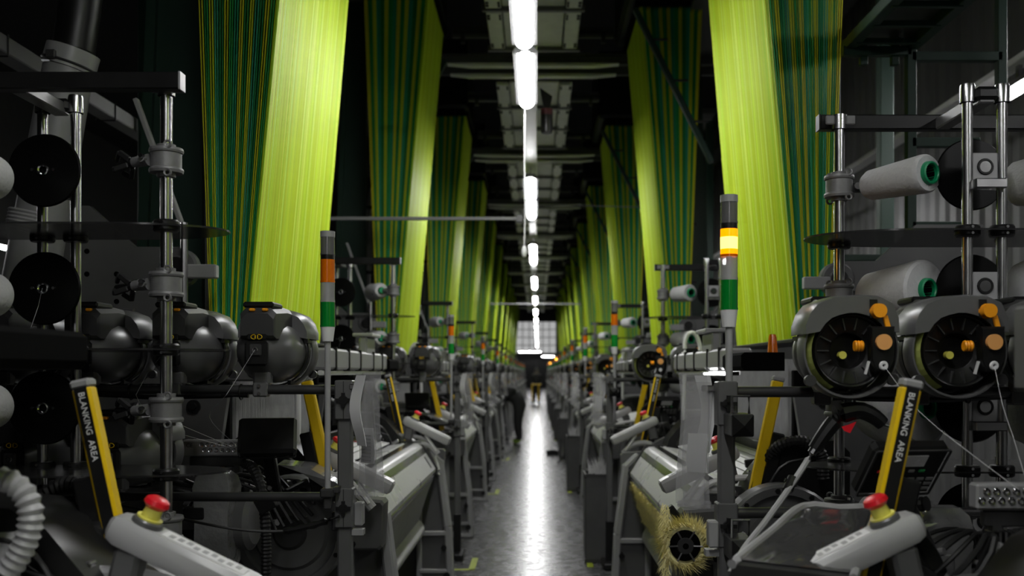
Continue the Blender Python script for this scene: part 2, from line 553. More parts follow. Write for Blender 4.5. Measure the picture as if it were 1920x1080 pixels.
    b = P.mb(); b.box((0, 0, 5.38), (1.84, .05, .05), ch=.005); b.build('rail', 'grey_paint', P.root)
    b = P.mb(); b.box((0, .05, 5.45), (1.84, .05, .09)); b.build('backing', 'beam_dark', P.root)
    for s in (-1, 1):
        b = P.mb(); b.box((s * .8, 0, 5.36), (.05, .06, .12)); b.build('clip', 'grey_dark', P.root)
    for k in range(0, 11):
        for dy in (.9, 2.1, 3.6):
            P.place(M.Translation((CX, 5.7 + PITCH * k + dy, 0)), 'thin grey rail crossing above the cable tray', 'rail', 'rails across the dark ceiling')
    P.finish()
    # stays between trestles and dark beams along the hall under the roof
    for i, x in enumerate((-4.2, -2.4, 2.4, 4.2)):
        b = MB((x, 50, 6.6)); b.box((x, 50, 6.75), (.2, 110, .3)); b.box((x, 50, 6.6), (.3, 110, .03))
        o = b.build('roof_beam', 'beam_dark'); o.location = (x, 50, 6.6)
        tag(o, 'dark steel roof beam running the length of the hall', 'roof beam', 'long roof beams')
    # bars across the aisle
    for (x0, x1, y, zz, lab) in ((-2.54, -.126, 9.2, 2.945, 'short pale bar reaching from harness trestle to the lamps'), (-1.15, 1.1, 24.9, 3.23, 'pale bar crossing the whole aisle between harnesses')):
        b = MB(((x0 + x1) / 2, y, zz)); b.box(((x0 + x1) / 2, y, zz), (x1 - x0, .035, .03), ch=.005)
        o = b.build('tie_bar', 'grey_light'); o.location = ((x0 + x1) / 2, y, zz)
        tag(o, lab, 'tie bar')
        e = MB(o.location)
        for xx in (x0 + .03, x1 - .03): e.box((xx, y, zz), (.05, .06, .06))
        e.build('end_bracket', 'grey_paint', o)
    # pull cord with switch
    o = empty('pull_switch', (-.09, 7.8, 2.45)); tag(o, 'white pull switch hanging on a long cord from the lamps', 'pull switch')
    b = MB(o.location); b.tube(spline([(-.09, 7.8, 3.62), (-.093, 7.8, 3.2), (-.089, 7.8, 2.8), (-.095, 7.8, 2.52)], .08), .006, 6); b.build('cord', 'white_plastic', o)
    b = MB(o.location); b.lathe([(.001, 0), (.014, .005), (.021, .03), (.021, .06), (.012, .085), (.001, .09)], (-.095, 7.8, 2.435), (0, 0, 1), 12); b.build('handle', 'white_plastic', o)
    # dark device with a red band under the tray
    o = empty('ceiling_beacon', (.08, 8.4, 3.55)); tag(o, 'dark hanging beacon with a red band beside the aisle lamps', 'beacon')
    b = MB(o.location); b.lathe([(.001, 0), (.045, 0), (.05, .02), (.05, .15), (.001, .15)], (.085, 8.4, 3.53), (0, 0, 1), 14); b.build('can', 'black_paint', o)
    b = MB(o.location); b.lathe([(.001, .15), (.051, .15), (.051, .2), (.001, .2)], (.085, 8.4, 3.53), (0, 0, 1), 14); b.build('red_band', 'dark_red', o)
    b = MB(o.location); b.prism([(.06, 3.73), (.11, 3.73), (.13, 3.83), (.03, 3.9)], 8.37, 8.43); b.build('bracket', 'black_paint', o)
    # thin cable sagging across
    b = MB((.9, 14, 4.0)); b.tube(spline([(-.02, 14, 3.835), (.35, 14, 3.86), (.75, 14, 3.85), (1.45, 14, 3.83)], .1), .008, 6)
    o = b.build('hanging_cable', 'grey_paint'); o.location = (.9, 14, 4.0)
    tag(o, 'thin cable sagging from the tray towards the trestle', 'cable')
overhead()

# ================================================================== HARNESS
def make_harness():
    P = Proto('jacquard_harness', (-1.38, 1.97, 1.72))
    rnd = random.Random(3)
    LIME = [(.46, .66, .015), (.56, .72, .04), (.40, .62, .01), (.60, .76, .12), (.50, .60, .01)]
    SEQ = [(.02, .34, .07), (.66, .68, .012), (.01, .24, .06), (.03, .36, .20), (.58, .64, .012), (.012, .28, .06), (.62, .60, .012), (.02, .34, .16)]
    vs, fs, cols = [], [], []
    def cord(a, t, r, c):
        n = len(vs)
        for p in (a, t):
            for i in range(3):
                an = 2 * PI * i / 3 + .4
                vs.append((p[0] + r * math.cos(an), p[1] + r * math.sin(an), p[2]))
        for i in range(3):
            j = (i + 1) % 3
            fs.append((n + i, n + j, n + 3 + j, n + 3 + i))
        cols.extend([c] * 12)
    Z0, Z1 = 1.72, 5.27
    def line(fx, fy, r, c):
        jx, jy = rnd.uniform(-.0015, .0015), rnd.uniform(-.002, .002)
        cord((-1.34 - .17 * fx + jx, 1.2 + 1.55 * fy + jy, Z0), (-1.03 - .63 * fx, 1.28 + 1.42 * fy, Z1), r, c)
    ROW = 30
    for i in range(ROW):
        c = SEQ[(i // 2) % len(SEQ)]
        for j in range(40):
            k = rnd.uniform(.8, 1.2)
            line(.06 + .94 * i / (ROW - 1), j / 39, .0038, (c[0] * k, c[1] * k, c[2] * k, 1))
    for q in range(3):
        for j in range(150):
            c = LIME[rnd.randrange(5)]
            if (j // 9) % 4 == 2: c = (.44, .58, .008)
            k = rnd.uniform(.85, 1.1)
            line(.018 * q, (j + q / 3) / 150, .0045, (c[0] * k, c[1] * k, c[2] * k, 1))
    b = P.mb(); b.v = [V(p) for p in vs]; b.f = [list(f) for f in fs]; b.col = 1
    o = b.build('cords', 'cord', P.root, sharp=None, kind='stuff')
    ca = o.data.color_attributes.new('Col', 'FLOAT_COLOR', 'CORNER')
    flat = [x for c in cols for x in c]
    ca.data.foreach_set('color', flat)
    b = P.mb(); b.box((-1.425, 1.975, 1.715), (.24, 1.66, .02), ch=.004); b.build('comber_board', 'black_paint', P.root)
    b = P.mb(); b.box((-1.345, 1.99, 5.29), (.72, 1.5, .05)); b.build('top_board', 'black_matte', P.root)
    for k in range(0, 12):
        P.place(UL(k), 'lime and dark green cord harness of the loom ' + where('L', k) if k < 4 else 'lime and green cord harness ' + where('L', k), 'cord harness', 'cord harnesses, ' + ROWS['L'], d=(.04, 0, 0))
        P.place(UR(k), 'lime and dark green cord harness of the loom ' + where('R', k) if k < 4 else 'lime and green cord harness ' + where('R', k), 'cord harness', 'cord harnesses, ' + ROWS['R'], d=(-.06, 0, 0))
    P.finish()
    # gantry trestle and jacquard head
    P = Proto('jacquard_gantry', (-1.8, 2.0, 0))
    for y in (2.0,):
        b = P.mb(); b.prism([(-1.66, 5.3), (-1.66, 1.3), (-2.0, 1.3), (-1.86, 5.3)], y - .35, y - .29); b.build('green_plate', 'green_column', P.root)
        b = P.mb(); b.bar((-1.84, y - .37, 5.2), (-1.985, y - .37, 1.3), .03, .05); b.build('plate_edge', 'green_column', P.root)
    for y in (.75, 3.25):
        b = P.mb(); b.box((-2.55, y, 2.6), (.1, .1, 5.2), ch=.008); b.build('column', 'green_column', P.root)
    b = P.mb(); b.bar((-1.60, 1.72, 3.4), (-1.70, 1.72, 1.5), .045, .05, .004); b.build('strut', 'grey_light', P.root)
    b = P.mb(); b.bar((-1.65, 1.85, 3.4), (-1.78, 1.85, 1.5), .05, .02, .004); b.build('strut', 'grey_paint', P.root)
    b = P.mb(); b.bar((-1.72, .95, 2.75), (-1.50, .95, 2.15), .035, .02, .003); b.build('brace', 'grey_light', P.root)
    b = P.mb(); b.box((-2.1, 2.0, 5.28), (1.0, 3.0, .08), ch=.01); b.build('head_beam', 'beam_dark', P.root)
    b = P.mb(); b.box((-1.45, 2.0, 5.85), (1.0, 1.7, 1.0), ch=.04); b.build('jacquard_head', 'black_paint', P.root)
    b = P.mb(); b.bar((-1.0, 3.1, 5.1), (-1.75, 3.1, 3.6), .08, .05, .005); b.build('diagonal', 'green_column', P.root)
    for i in range(3):
        b = P.mb(); b.bar((-1.15 - .2 * i, 3.1, 4.8 - .4 * i), (-1.32 - .2 * i, 3.1, 4.8 - .4 * i), .02, .02); b.build('rung', 'grey_dark', P.root)
    for z in (2.55, 3.2):
        b = P.mb(); b.box((-1.66, 1.7, z), (.32, .03, .03)); b.build('clamp_bar', 'black_paint', P.root)
    sk = ('rung', 'clamp_bar', 'brace', 'strut')
    for k in range(0, 12):
        for s, U in (('L', UL), ('R', UR)):
            P.place(U(k), 'dark green gantry with jacquard head above the loom ' + where(s, k) if k < 4 else 'dark green jacquard gantry ' + where(s, k), 'gantry', 'gantries, ' + ROWS[s], skip=sk if k > 3 else ())
    P.finish()
make_harness()

# ================================================================== LOOM
def make_loom():
    P = Proto('rapier_loom', (-1.2, 2.35, 0)); root = P.root
    # --- end frames with recessed windows
    for y in (1.1, 3.78):
        b = P.mb(); b.prism([(-.60, .05), (-.66, .9), (-.74, .99), (-1.02, .99), (-1.12, .05)], y - .02, y + .02)
        f = b.build('end_frame', 'grey_paint', root)  # darker grey than the rim paints in the shade of the recesses
        b = P.mb()
        b.bar((-.575, y, .0), (-.595, y, .45), .11, .05, .01); b.bar((-.595, y, .44), (-.655, y, .92), .11, .05, .01)
        b.bar((-.65, y, .9), (-.74, y, .985), .11, .04, .01)
        b.box((-.70, y, .40), (.2, .11, .035), ch=.006); b.box((-.70, y, .13), (.2, .11, .03), ch=.006)
        b.bar((-.80, y, .0), (-.80, y, .95), .10, .04, .008)
        b.box((-.70, y, .02), (.26, .13, .04), ch=.008)
        b.build('frame_rim', 'grey_light', f)
        b = P.mb(); b.cyl((-.62, y - .07, .30), (-.62, y + .07, .30), .02); b.cyl((-.60, y - .07, .10), (-.60, y + .07, .10), .025); b.build('frame_boss', 'black_paint', f)
    # --- breast cover
    prof = [(-1.0, .99), (-1.0, 1.035), (-.90, 1.05), (-.895, 1.043), (-.885, 1.043), (-.88, 1.05), (-.80, 1.045), (-.775, 1.03), (-.675, .87), (-.678, .845), (-.70, .845), (-.80, .98)]
    b = P.mb(); b.prism(prof, 1.19, 3.68); cv = b.build('breast_cover', 'silver', root)
    b = P.mb(); b.prism([(-.865, 1.051), (-.82, 1.049), (-.82, 1.054), (-.865, 1.056)], 1.2, 3.67); b.build('bright_strip', 'chrome', cv)
    b = P.mb(); b.prism([(-.765, 1.016), (-.745, .984), (-.741, .987), (-.761, 1.019)], 1.2, 3.67); b.build('bright_strip', 'chrome', cv)
    for y0, y1 in ((1.165, 1.19), (3.68, 3.705)):
        b = P.mb(); b.prism([(-1.02, .97), (-1.02, 1.06), (-.78, 1.06), (-.66, .87), (-.665, .83), (-.72, .83)], y0, y1); b.build('cover_end', 'grey_dark', cv)
    b = P.mb(); b.tube(spline([(-.66, 3.72, .82), (-.67, 3.73, .90), (-.74, 3.73, 1.04), (-.82, 3.73, 1.09), (-.98, 3.73, 1.10), (-1.1, 3.73, 1.07)], .03), .014, 8); b.build('edge_tube', 'white_plastic', cv)
    b = P.mb(); b.box((-.715, 3.5, .925), (.012, .05, .09), M.Rotation(R(-32), 3, 'Y')); b.build('rating_plate', 'black_paint', cv)
    # --- cloth path and roll
    b = P.mb(); b.cyl((-.70, 1.2, .82), (-.70, 3.68, .82), .022, n=12); b.build('guide_roller', 'chrome', root)
    b = P.mb(); b.loft([[(-.686, y, .80), (-.72, y, .72), (-.79, y, .50), (-.80, y, .50), (-.735, y, .72), (-.70, y, .81)] for y in [1.22 + i * .24 for i in range(11)]])
    b.build('cloth_sheet', 'cloth_grey', root)
    b = P.mb(); b.cyl((-.83, 1.22, .44), (-.83, 3.66, .44), .078, n=20); cr = b.build('cloth_roll', 'cloth_white', root)
    for y in (1.19, 3.68):
        b = P.mb(); b.cyl((-.83, y - .02, .44), (-.83, y + .04, .44), .05, n=14); b.build('roll_hub', 'black_paint', cr)
    # --- main body
    b = P.mb(); b.box((-1.45, 2.42, .46), (1.0, 2.5, .76), ch=.02); b.build('lower_body', 'grey_dark', root)
    b = P.mb(); b.box((-1.25, 2.42, .9), (.5, 2.45, .14), ch=.02); b.build('sley_beam', 'black_paint', root)
    for y, s in ((1.0, -1), (3.88, 1)):
        # glossy gear cover
        def rr(k, yy): return [(-.71 + x * k, yy, .885 + z * k) for x, z in ((-.085, -.105), (-.075, -.115), (.06, -.115), (.075, -.10), (.085, .09), (.072, .105), (-.07, .115), (-.085, .10))]
        b = P.mb(); b.loft([rr(.9, y + s * .075), rr(1, y + s * .06), rr(1, y - s * .05)]); g = b.build('gear_cover', 'grey_paint', root)
        b = P.mb()
        b.cyl((-.765, y + s * .07, .80), (-.765, y + s * .085, .80), .016, n=8); b.build('cover_bolt', 'black_paint', g)
        # rapier wheel guard
        yy = y - s * .06 + s * .16
        b = P.mb(); b.lathe([(.001, .05), (.15, .05), (.165, .03), (.20, .03), (.205, .06), (.235, .06), (.245, .045), (.245, -.05), (.001, -.05)], (-1.02, yy, .86), (0, s, 0), 36); g = b.build('wheel_guard', 'grey_paint', root)
        b = P.mb()
        for i in range(10):
            a = 2 * PI * i / 10 + .2
            b.cyl((-1.02 + .221 * math.cos(a), yy + s * .055, .86 + .221 * math.sin(a)), (-1.02 + .221 * math.cos(a), yy + s * .066, .86 + .221 * math.sin(a)), .011, n=6)
        b.build('guard_bolts', 'black_paint', g)
        b = P.mb(); b.lathe([(.001, .07), (.06, .07), (.075, .05), (.075, .045)], (-1.02, yy, .86), (0, s, 0), 20); b.build('wheel_hub', 'grey_dark', g)
        # black moulded rapier cover
        yc = y - s * .12
        pl = [(-.90, 1.0), (-.93, 1.10), (-1.02, 1.21), (-1.10, 1.255), (-1.28, 1.27), (-1.33, 1.22), (-1.33, 1.0)]
        b = P.mb(); b.loft([[(x, yc - .12, z) for x, z in pl], [(x, yc + .12, z) for x, z in pl]]); g = b.build('rapier_cover', 'black_paint', root)
        for q in (-1, 1):
            yf = yc + q * .12
            pm = [(-.97, 1.03), (-1.0, 1.10), (-1.07, 1.18), (-1.25, 1.2), (-1.28, 1.17), (-1.28, 1.03)]
            b = P.mb(); b.prism(pm, yf, yf + q * .012); b.build('cover_rib', 'black_paint', g)
            b = P.mb(); b.tube(spline([(x, yf + q * .014, z) for x, z in pm[:5]], .03), .006, 6); b.build('cover_bead', 'grey_dark', g)
    # --- upper cloth and heddles
    b = P.mb(); b.loft([[(-.99, y, 1.055), (-1.14, y, 1.085), (-1.29, y, 1.11), (-1.29, y, 1.106), (-1.14, y, 1.08), (-.99, y, 1.05)] for y in (1.25, 2.4, 3.6)])
    ct = b.build('woven_cloth', 'cloth_white', root)
    b = P.mb()
    for i in range(5): b.box((-1.05 - .055 * i, 2.45, 1.071 + .0095 * i), (.004, 2.2, .004))
    b.build('cloth_lines', 'cloth_grey', ct)
    b = P.mb(); b.box((-1.17, 3.2, 1.095), (.16, .03, .004), M.Rotation(R(10), 3, 'Y')); b.build('label_tape', 'red', ct)
    b = P.mb(); b.box((-1.31, 2.4, 1.10), (.03, 2.2, .12), ch=.004); b.build('reed', 'grey_dark', root)
    b = P.mb(); rnd = random.Random(5)
    for q in range(3):
        for j in range(110):
            y = 1.22 + 1.52 * (j + q / 3) / 110
            x = -1.36 - .04 * q
            b.box((x, y + rnd.uniform(-.003, .003), 1.32), (.004, .004, .6))
    b.build('heddle_wires', 'heddle', root, kind='stuff')
    for y in (1.08, 2.9):
        b = P.mb(); b.box((-1.46, y, 1.28), (.24, .05, .56), ch=.005); s_ = b.build('heddle_side', 'black_matte', root)
        b = P.mb()
        for i in range(6): b.box((-1.37 - .035 * i, y - .028 if y < 2 else y + .028, 1.25), (.012, .006, .45))
        b.build('red_springs', 'dark_red', s_)
    # --- side plates of the head
    for y, s in ((.96, -1), (3.02, 1)):
        b = P.mb(); b.prism([(-1.31, 1.47), (-1.40, .86), (-1.78, .86), (-1.78, 1.47)], y - .02, y + .02); g = b.build('side_column', 'grey_paint', root)
        b = P.mb(); b.cyl((-1.46, y + s * .02, 1.40), (-1.46, y + s * .035, 1.40), .03, n=16); b.cyl((-1.46, y + s * .03, 1.40), (-1.46, y + s * .05, 1.40), .018, n=6); b.build('hex_bolt', 'black_paint', g)
        b = P.mb(); b.prism([(-1.52, 1.5), (-1.52, 2.10), (-1.72, 2.10), (-1.92, 2.28), (-2.25, 2.28), (-2.25, 1.5)], y - .02, y + .02); g = b.build('head_plate', 'grey_paint', root)
        b = P.mb()
        for x, z in ((-1.80, 1.98), (-1.80, 1.86), (-1.93, 1.98), (-1.93, 2.08)): b.cyl((x, y + s * .019, z), (x, y + s * .022, z), .012, n=10)
        b.build('plate_holes', 'black_matte', g)
        b = P.mb(); b.lathe([(.001, .05), (.045, .05), (.05, .03), (.075, .03), (.085, .02), (.085, -.03)], (-1.53, y, 2.01), (0, s, 0), 24); b.build('bearing_boss', 'grey_paint', g)
        b = P.mb(); b.cyl((-1.53, y + s * .045, 2.01), (-1.53, y + s * .055, 2.01), .042, n=18); b.build('bearing_cap', 'black_paint', g)
        b = P.mb(); b.box((-1.42, y + s * .03, 1.99), (.13, .05, .06), ch=.005); b.build('bearing_arm', 'grey_light', g)
        b = P.mb(); b.box((-1.74, y + s * .03, 1.80), (.05, .03, .06), ch=.005); b.build('lug', 'grey_paint', g)
    b = P.mb(); b.cyl((-1.49, .9, 1.5), (-1.49, .9, 2.2), .016, n=10); b.build('guide_rod', 'steel', root)
    b = P.mb(); b.box((-1.27, 1.0, 1.60), (.44, .10, .18), ch=.008); g = b.build('head_cover', 'grey_paint', root)
    b = P.mb(); b.cyl((-1.20, .955, 1.58), (-1.20, .945, 1.58), .028, n=18); b.cyl((-1.20, .95, 1.58), (-1.20, .94, 1.58), .006, n=8); b.build('cover_knob', 'grey_light', g)
    b = P.mb(); b.box((-1.29, 1.03, 1.70), (.44, .10, .03), ch=.004); b.build('cover_rail', 'black_paint', g)
    # --- trunk with straps, beacon, hose and lamp strip
    b = P.mb(); b.box((-1.01, 2.27, 1.615), (.12, 1.9, .105), ch=.012); t = b.build('cable_trunk', 'grey_light', root)
    for y in (1.5, 1.85, 2.2, 2.65, 3.0):
        b = P.mb(); b.box((-1.01, y, 1.615), (.132, .018, .118)); b.build('strap', 'black_paint', t)
    b = P.mb(); b.prism([(-1.12, 1.556), (-.945, 1.556), (-.93, 1.575), (-.93, 1.625), (-.945, 1.637), (-1.12, 1.637)], 3.20, 3.64); b.build('trunk_end', 'black_matte', t)
    b = P.mb(); b.lathe([(.001, .085), (.014, .083), (.018, .07), (.024, 0), (.001, 0)], (-1.10, 3.5, 1.637), (0, 0, 1), 12); b.build('beacon', 'amber_lens', t)
    b = P.mb(); b.cyl((-.985, 1.3, 1.548), (-.985, 3.3, 1.548), .013, n=10); b.build('lamp_tube', 'white_plastic', t)
    b = P.mb(); b.box((-.98, 2.6, 1.70), (.05, .3, .12), ch=.01); b.box((-.98, 2.6, 1.77), (.12, .32, .02), ch=.004); b.build('hinge_block', 'grey_light', t)
    b = P.mb(); b.hose([(-1.16, 1.12, 1.66), (-1.155, 1.12, 1.74), (-1.13, 1.13, 1.80), (-1.10, 1.14, 1.82), (-1.065, 1.15, 1.80), (-1.05, 1.15, 1.75), (-1.05, 1.15, 1.71)], .016, .01); b.build('loop_hose', 'white_plastic', t)
    b = P.mb(); b.tube(spline([(-1.05, 1.15, 1.73), (-1.05, 1.13, 1.5), (-1.05, 1.12, 1.25), (-1.07, 1.1, 1.19), (-1.12, 1.05, 1.16)], .04), .014, 10); b.build('drop_pipe', 'white_plastic', t)
    # --- colour selector with two rows of eyelets
    b = P.mb(); b.box((-1.25, .60, 1.245), (.27, .05, .065), ch=.006); g = b.build('colour_selector', 'grey_light', root)
    b = P.mb()
    for i in range(8):
        for j in range(2):
            for s in (-1, 1): b.ring((-1.17 - .0 + .0 - .024 * i + .012 * j + .03, .60 + s * .026, 1.258 - .022 * j), (0, 1, 0), .007, .003, 10, 5)
    b.build('eyelets', 'chrome', g)
    letters('CE', .022, M.Translation((-1.355, .572, 1.255)) @ M.Rotation(R(90), 4, 'X'), 'lettering', 'print', g, org=P.org)
    b = P.mb(); b.box((-1.25, .60, 1.19), (.22, .03, .04), ch=.004); b.box((-1.30, .60, 1.16), (.02, .03, .05)); b.box((-1.17, .60, 1.16), (.02, .03, .05)); b.build('selector_foot', 'grey_dark', g)
    b = P.mb()
    for i in range(16): b.box((-1.36 + .014 * i, .62, 1.145), (.006, .05, .035))
    b.build('selector_comb', 'steel', g)
    # --- terminal
    rot = M.Rotation(R(12), 3, 'Z') @ M.Rotation(R(-40), 3, 'X')
    tc = V((-1.0, .42, 1.30))
    b = P.mb(); b.box(tc, (.22, .045, .17), rot, .012); t = b.build('terminal', 'black_paint', root)
    def onface(x, z, d=.024): return tc + rot @ V((x, d, z))
    b = P.mb(); b.box(onface(-.005, .045), (.085, .004, .038), rot); b.build('screen', 'lcd', t)
    for i in range(5):
        b = P.mb(); b.box(onface(.07 - .03 * i, .008), (.018, .005, .010), rot, .002)
        b.build('key', ('red', 'btn', 'white_plastic', 'btn', 'green_btn')[i], t)
    b = P.mb()
    for i in range(4):
        for j in range(3): b.box(onface(-.085 + .028 * i, -.022 - .018 * j), (.022, .005, .011), rot, .002)
    b.build('keypad', 'btn', t)
    b = P.mb()
    for x0, x1, z0, z1 in ((-.105, .105, .079, .083), (-.105, .105, -.083, -.079), (-.108, -.104, -.08, .08), (.104, .108, -.08, .08)):
        b.box(onface((x0 + x1) / 2, (z0 + z1) / 2), (x1 - x0, .005, z1 - z0), rot)
    b.build('bezel', 'grey_dark', t)
    b = P.mb(); b.bar(tc + rot @ V((0, -.02, -.05)), (-1.02, .62, 1.05), .05, .04, .006); b.build('terminal_arm', 'black_paint', t)
    b = P.mb(); b.loft([[(-.88 - .0 + x, .62 + y, 1.13 + z) for x, y, z in q] for q in ([(-.12, -.06, .05), (.0, -.06, .04), (.0, .06, .05), (-.12, .06, .06)], [(-.02, -.08, .02), (.12, -.08, -.02), (.12, .08, -.01), (-.02, .08, .03)], [(.08, -.06, -.05), (.18, -.06, -.09), (.18, .06, -.08), (.08, .06, -.04)])])
    b.build('wrapped_tray', 'wrap', root)
    # --- emergency stop pods
    for y in (.82, 3.70):
        c = V((-.735, y, 1.135)); rt = M.Rotation(R(26), 3, 'Y')
        def pr(x, k): return [c + rt @ V((x, yy * k, zz * k)) for yy, zz in ((-.045, -.02), (-.038, -.032), (.038, -.032), (.045, -.02), (.045, .016), (.036, .030), (-.036, .030), (-.045, .016))]
        b = P.mb(); b.loft([pr(-.185, .55), pr(-.175, .85), pr(-.155, 1), pr(.15, 1), pr(.172, .9), pr(.18, .6)]); p = b.build('stop_pod', 'pod', root)
        b = P.mb(); b.box(c + rt @ V((.03, 0, .0305)), (.20, .05, .002), rt); b.build('label_plate', 'paper', p)
        b = P.mb()
        for i in range(9): b.box(c + rt @ V((-.05 + .02 * i, (i % 3 - 1) * .006, .032)), (.012, .022, .0008), rt)
        b.build('printed_marks', 'btn', p)
        e = c + rt @ V((-.115, 0, .03)); n = rt @ V((0, 0, 1))
        b = P.mb(); b.lathe([(.001, .014), (.030, .014), (.034, .010), (.036, -.004), (.001, -.004)], e, n, 18); b.build('stop_base', 'grey_paint', p)
        b = P.mb(); b.lathe([(.001, .018), (.029, .018), (.029, .012), (.001, .012)], e, n, 18); b.build('yellow_ring', 'collar_yellow', p)
        b = P.mb(); b.lathe([(.001, .042), (.019, .042), (.021, .017), (.001, .017)], e, n, 18); b.build('stop_neck', 'collar_yellow', p)
        b = P.mb(); b.lathe([(.001, .066), (.018, .065), (.026, .060), (.029, .050), (.021, .041), (.001, .041)], e, n, 18); b.build('stop_button', 'red', p)
        b = P.mb(); b.bar(c + rt @ V((.0, 0, -.035)), c + rt @ V((.12, .0, -.10)), .06, .014, .003); b.build('pod_bracket', 'white_plastic', p)
        b = P.mb(); b.bar(c + rt @ V((-.12, 0, -.03)), c + rt @ V((-.10, 0, -.12)), .07, .06, .01); b.build('pod_socket', 'grey_paint', p)
        b = P.mb(); b.tube(spline([(-.92, y, 1.01), (-.82, y, 1.045), (-.72, y, 1.03), (-.66, y, .97)], .03), .022, 10); b.build('pod_arm', 'pod', p)
    # --- light curtain posts, lettering faces the opposite post
    for y, s in ((.72, 1), (3.86, -1)):
        rt = M.Rotation(R(-12.0), 3, 'Y')
        c = V((-.865 if y < 2 else -.985, y, 1.27))
        b = P.mb(); b.box(c, (.045, .042, .50), rt, .006); p = b.build('light_curtain_post', 'yellow', root)
        b = P.mb(); b.box(c + rt @ V((.0, s * .020, 0)), (.030, .006, .499), rt); b.build('post_window', 'black_paint', p)
        b = P.mb(); b.box(c + rt @ V((0, 0, .258)), (.048, .045, .022), rt, .006); b.build('post_cap', 'grey_light', p)
        b = P.mb(); b.box(c + rt @ V((-.045, -s * .01, -.10)), (.05, .05, .28), rt, .006); b.build('post_bracket', 'black_paint', p)
        mt = M.Translation(c + rt @ V((0.001, s * .0238, .155))) @ rt.to_4x4() @ M.Rotation(R(90) * 1, 4, 'X')
        if s > 0: mt = M.Translation(c + rt @ V((0.001, s * .0238, .155))) @ rt.to_4x4() @ M.Rotation(PI, 4, 'Z') @ M.Rotation(R(90), 4, 'X')
        letters('BLANKING  AREA', .021, mt @ M.Rotation(R(-90), 4, 'Z'), 'lettering', 'white_print', p, org=P.org)
    # --- plastic wrapped motor and ducts near the weft side
    b = P.mb(); b.loft([[(-1.16 + x * k, .30 + y * k, z) for x, y in ((-.07, -.05), (.06, -.055), (.075, .05), (-.06, .06))] for z, k in ((.80, .8), (.84, 1.0), (1.02, .95), (1.12, 1.05), (1.16, .9), (1.18, .6))])
    b.build('wrapped_motor', 'wrap', root)
    b = P.mb(); b.lathe([(.001, .03), (.05, .028), (.065, .01), (.065, -.03), (.001, -.03)], (-1.05, .34, .98), (1, -.3, 0), 22)
    for i in range(len(b.v)): b.v[i].z = .98 + (b.v[i].z - .98) * 1.6
    b.build('oval_cover', 'grey_paint', root)
    b = P.mb(); b.hose([(-1.08, .40, 1.20), (-1.03, .34, 1.18), (-.99, .30, 1.10), (-.97, .28, .95), (-.97, .28, .75), (-.97, .28, .5)], .021, .014); b.build('ribbed_hose', 'rubber', root)
    b = P.mb(); b.hose([(-1.06, 3.78, 1.08), (-1.00, 3.85, 1.17), (-1.03, 3.92, 1.25), (-1.12, 3.95, 1.27), (-1.19, 3.95, 1.22), (-1.20, 3.95, 1.12)], .026, .014); b.build('ribbed_hose', 'rubber', root)
    # --- mechanism clutter around the shed
    rnd = random.Random(11)
    for (mname, mm, y0, y1) in (('mechanism', 'black_paint', .25, .95), ('mechanism', 'cast', .3, .95), ('mechanism', 'black_paint', 3.3, 3.75), ('mechanism', 'steel', 3.2, 3.75)):
        b = P.mb()
        for i in range(22):
            c = (rnd.uniform(-1.32, -.95), rnd.uniform(y0, y1), rnd.uniform(.93, 1.14))
            if rnd.random() < .55:
                b.box(c, (rnd.uniform(.02, .09), rnd.uniform(.02, .08), rnd.uniform(.015, .06)), M.Rotation(rnd.uniform(-.6, .6), 3, 'Y'), .004)
            else:
                d = V((rnd.uniform(-1, 1), rnd.uniform(-1, 1), rnd.uniform(-.4, .6))).normalized() * rnd.uniform(.02, .06)
                b.cyl(V(c) - d, V(c) + d, rnd.uniform(.006, .016), n=10)
        b.build(mname, mm, root)
    for i in range(6):
        y0 = .3 + .08 * i
        b = P.mb(); b.tube(spline([(-1.3 + .05 * i, y0, 1.0), (-1.2 + .02 * i, y0 + .05, 1.12 + .01 * i), (-1.05, y0 + .1, 1.10), (-.95 + .01 * i, y0 + .05, .95)], .03), .006 + .001 * (i % 3), 6); b.build('cable', 'rubber', root)
    return P
LOOM = make_loom()

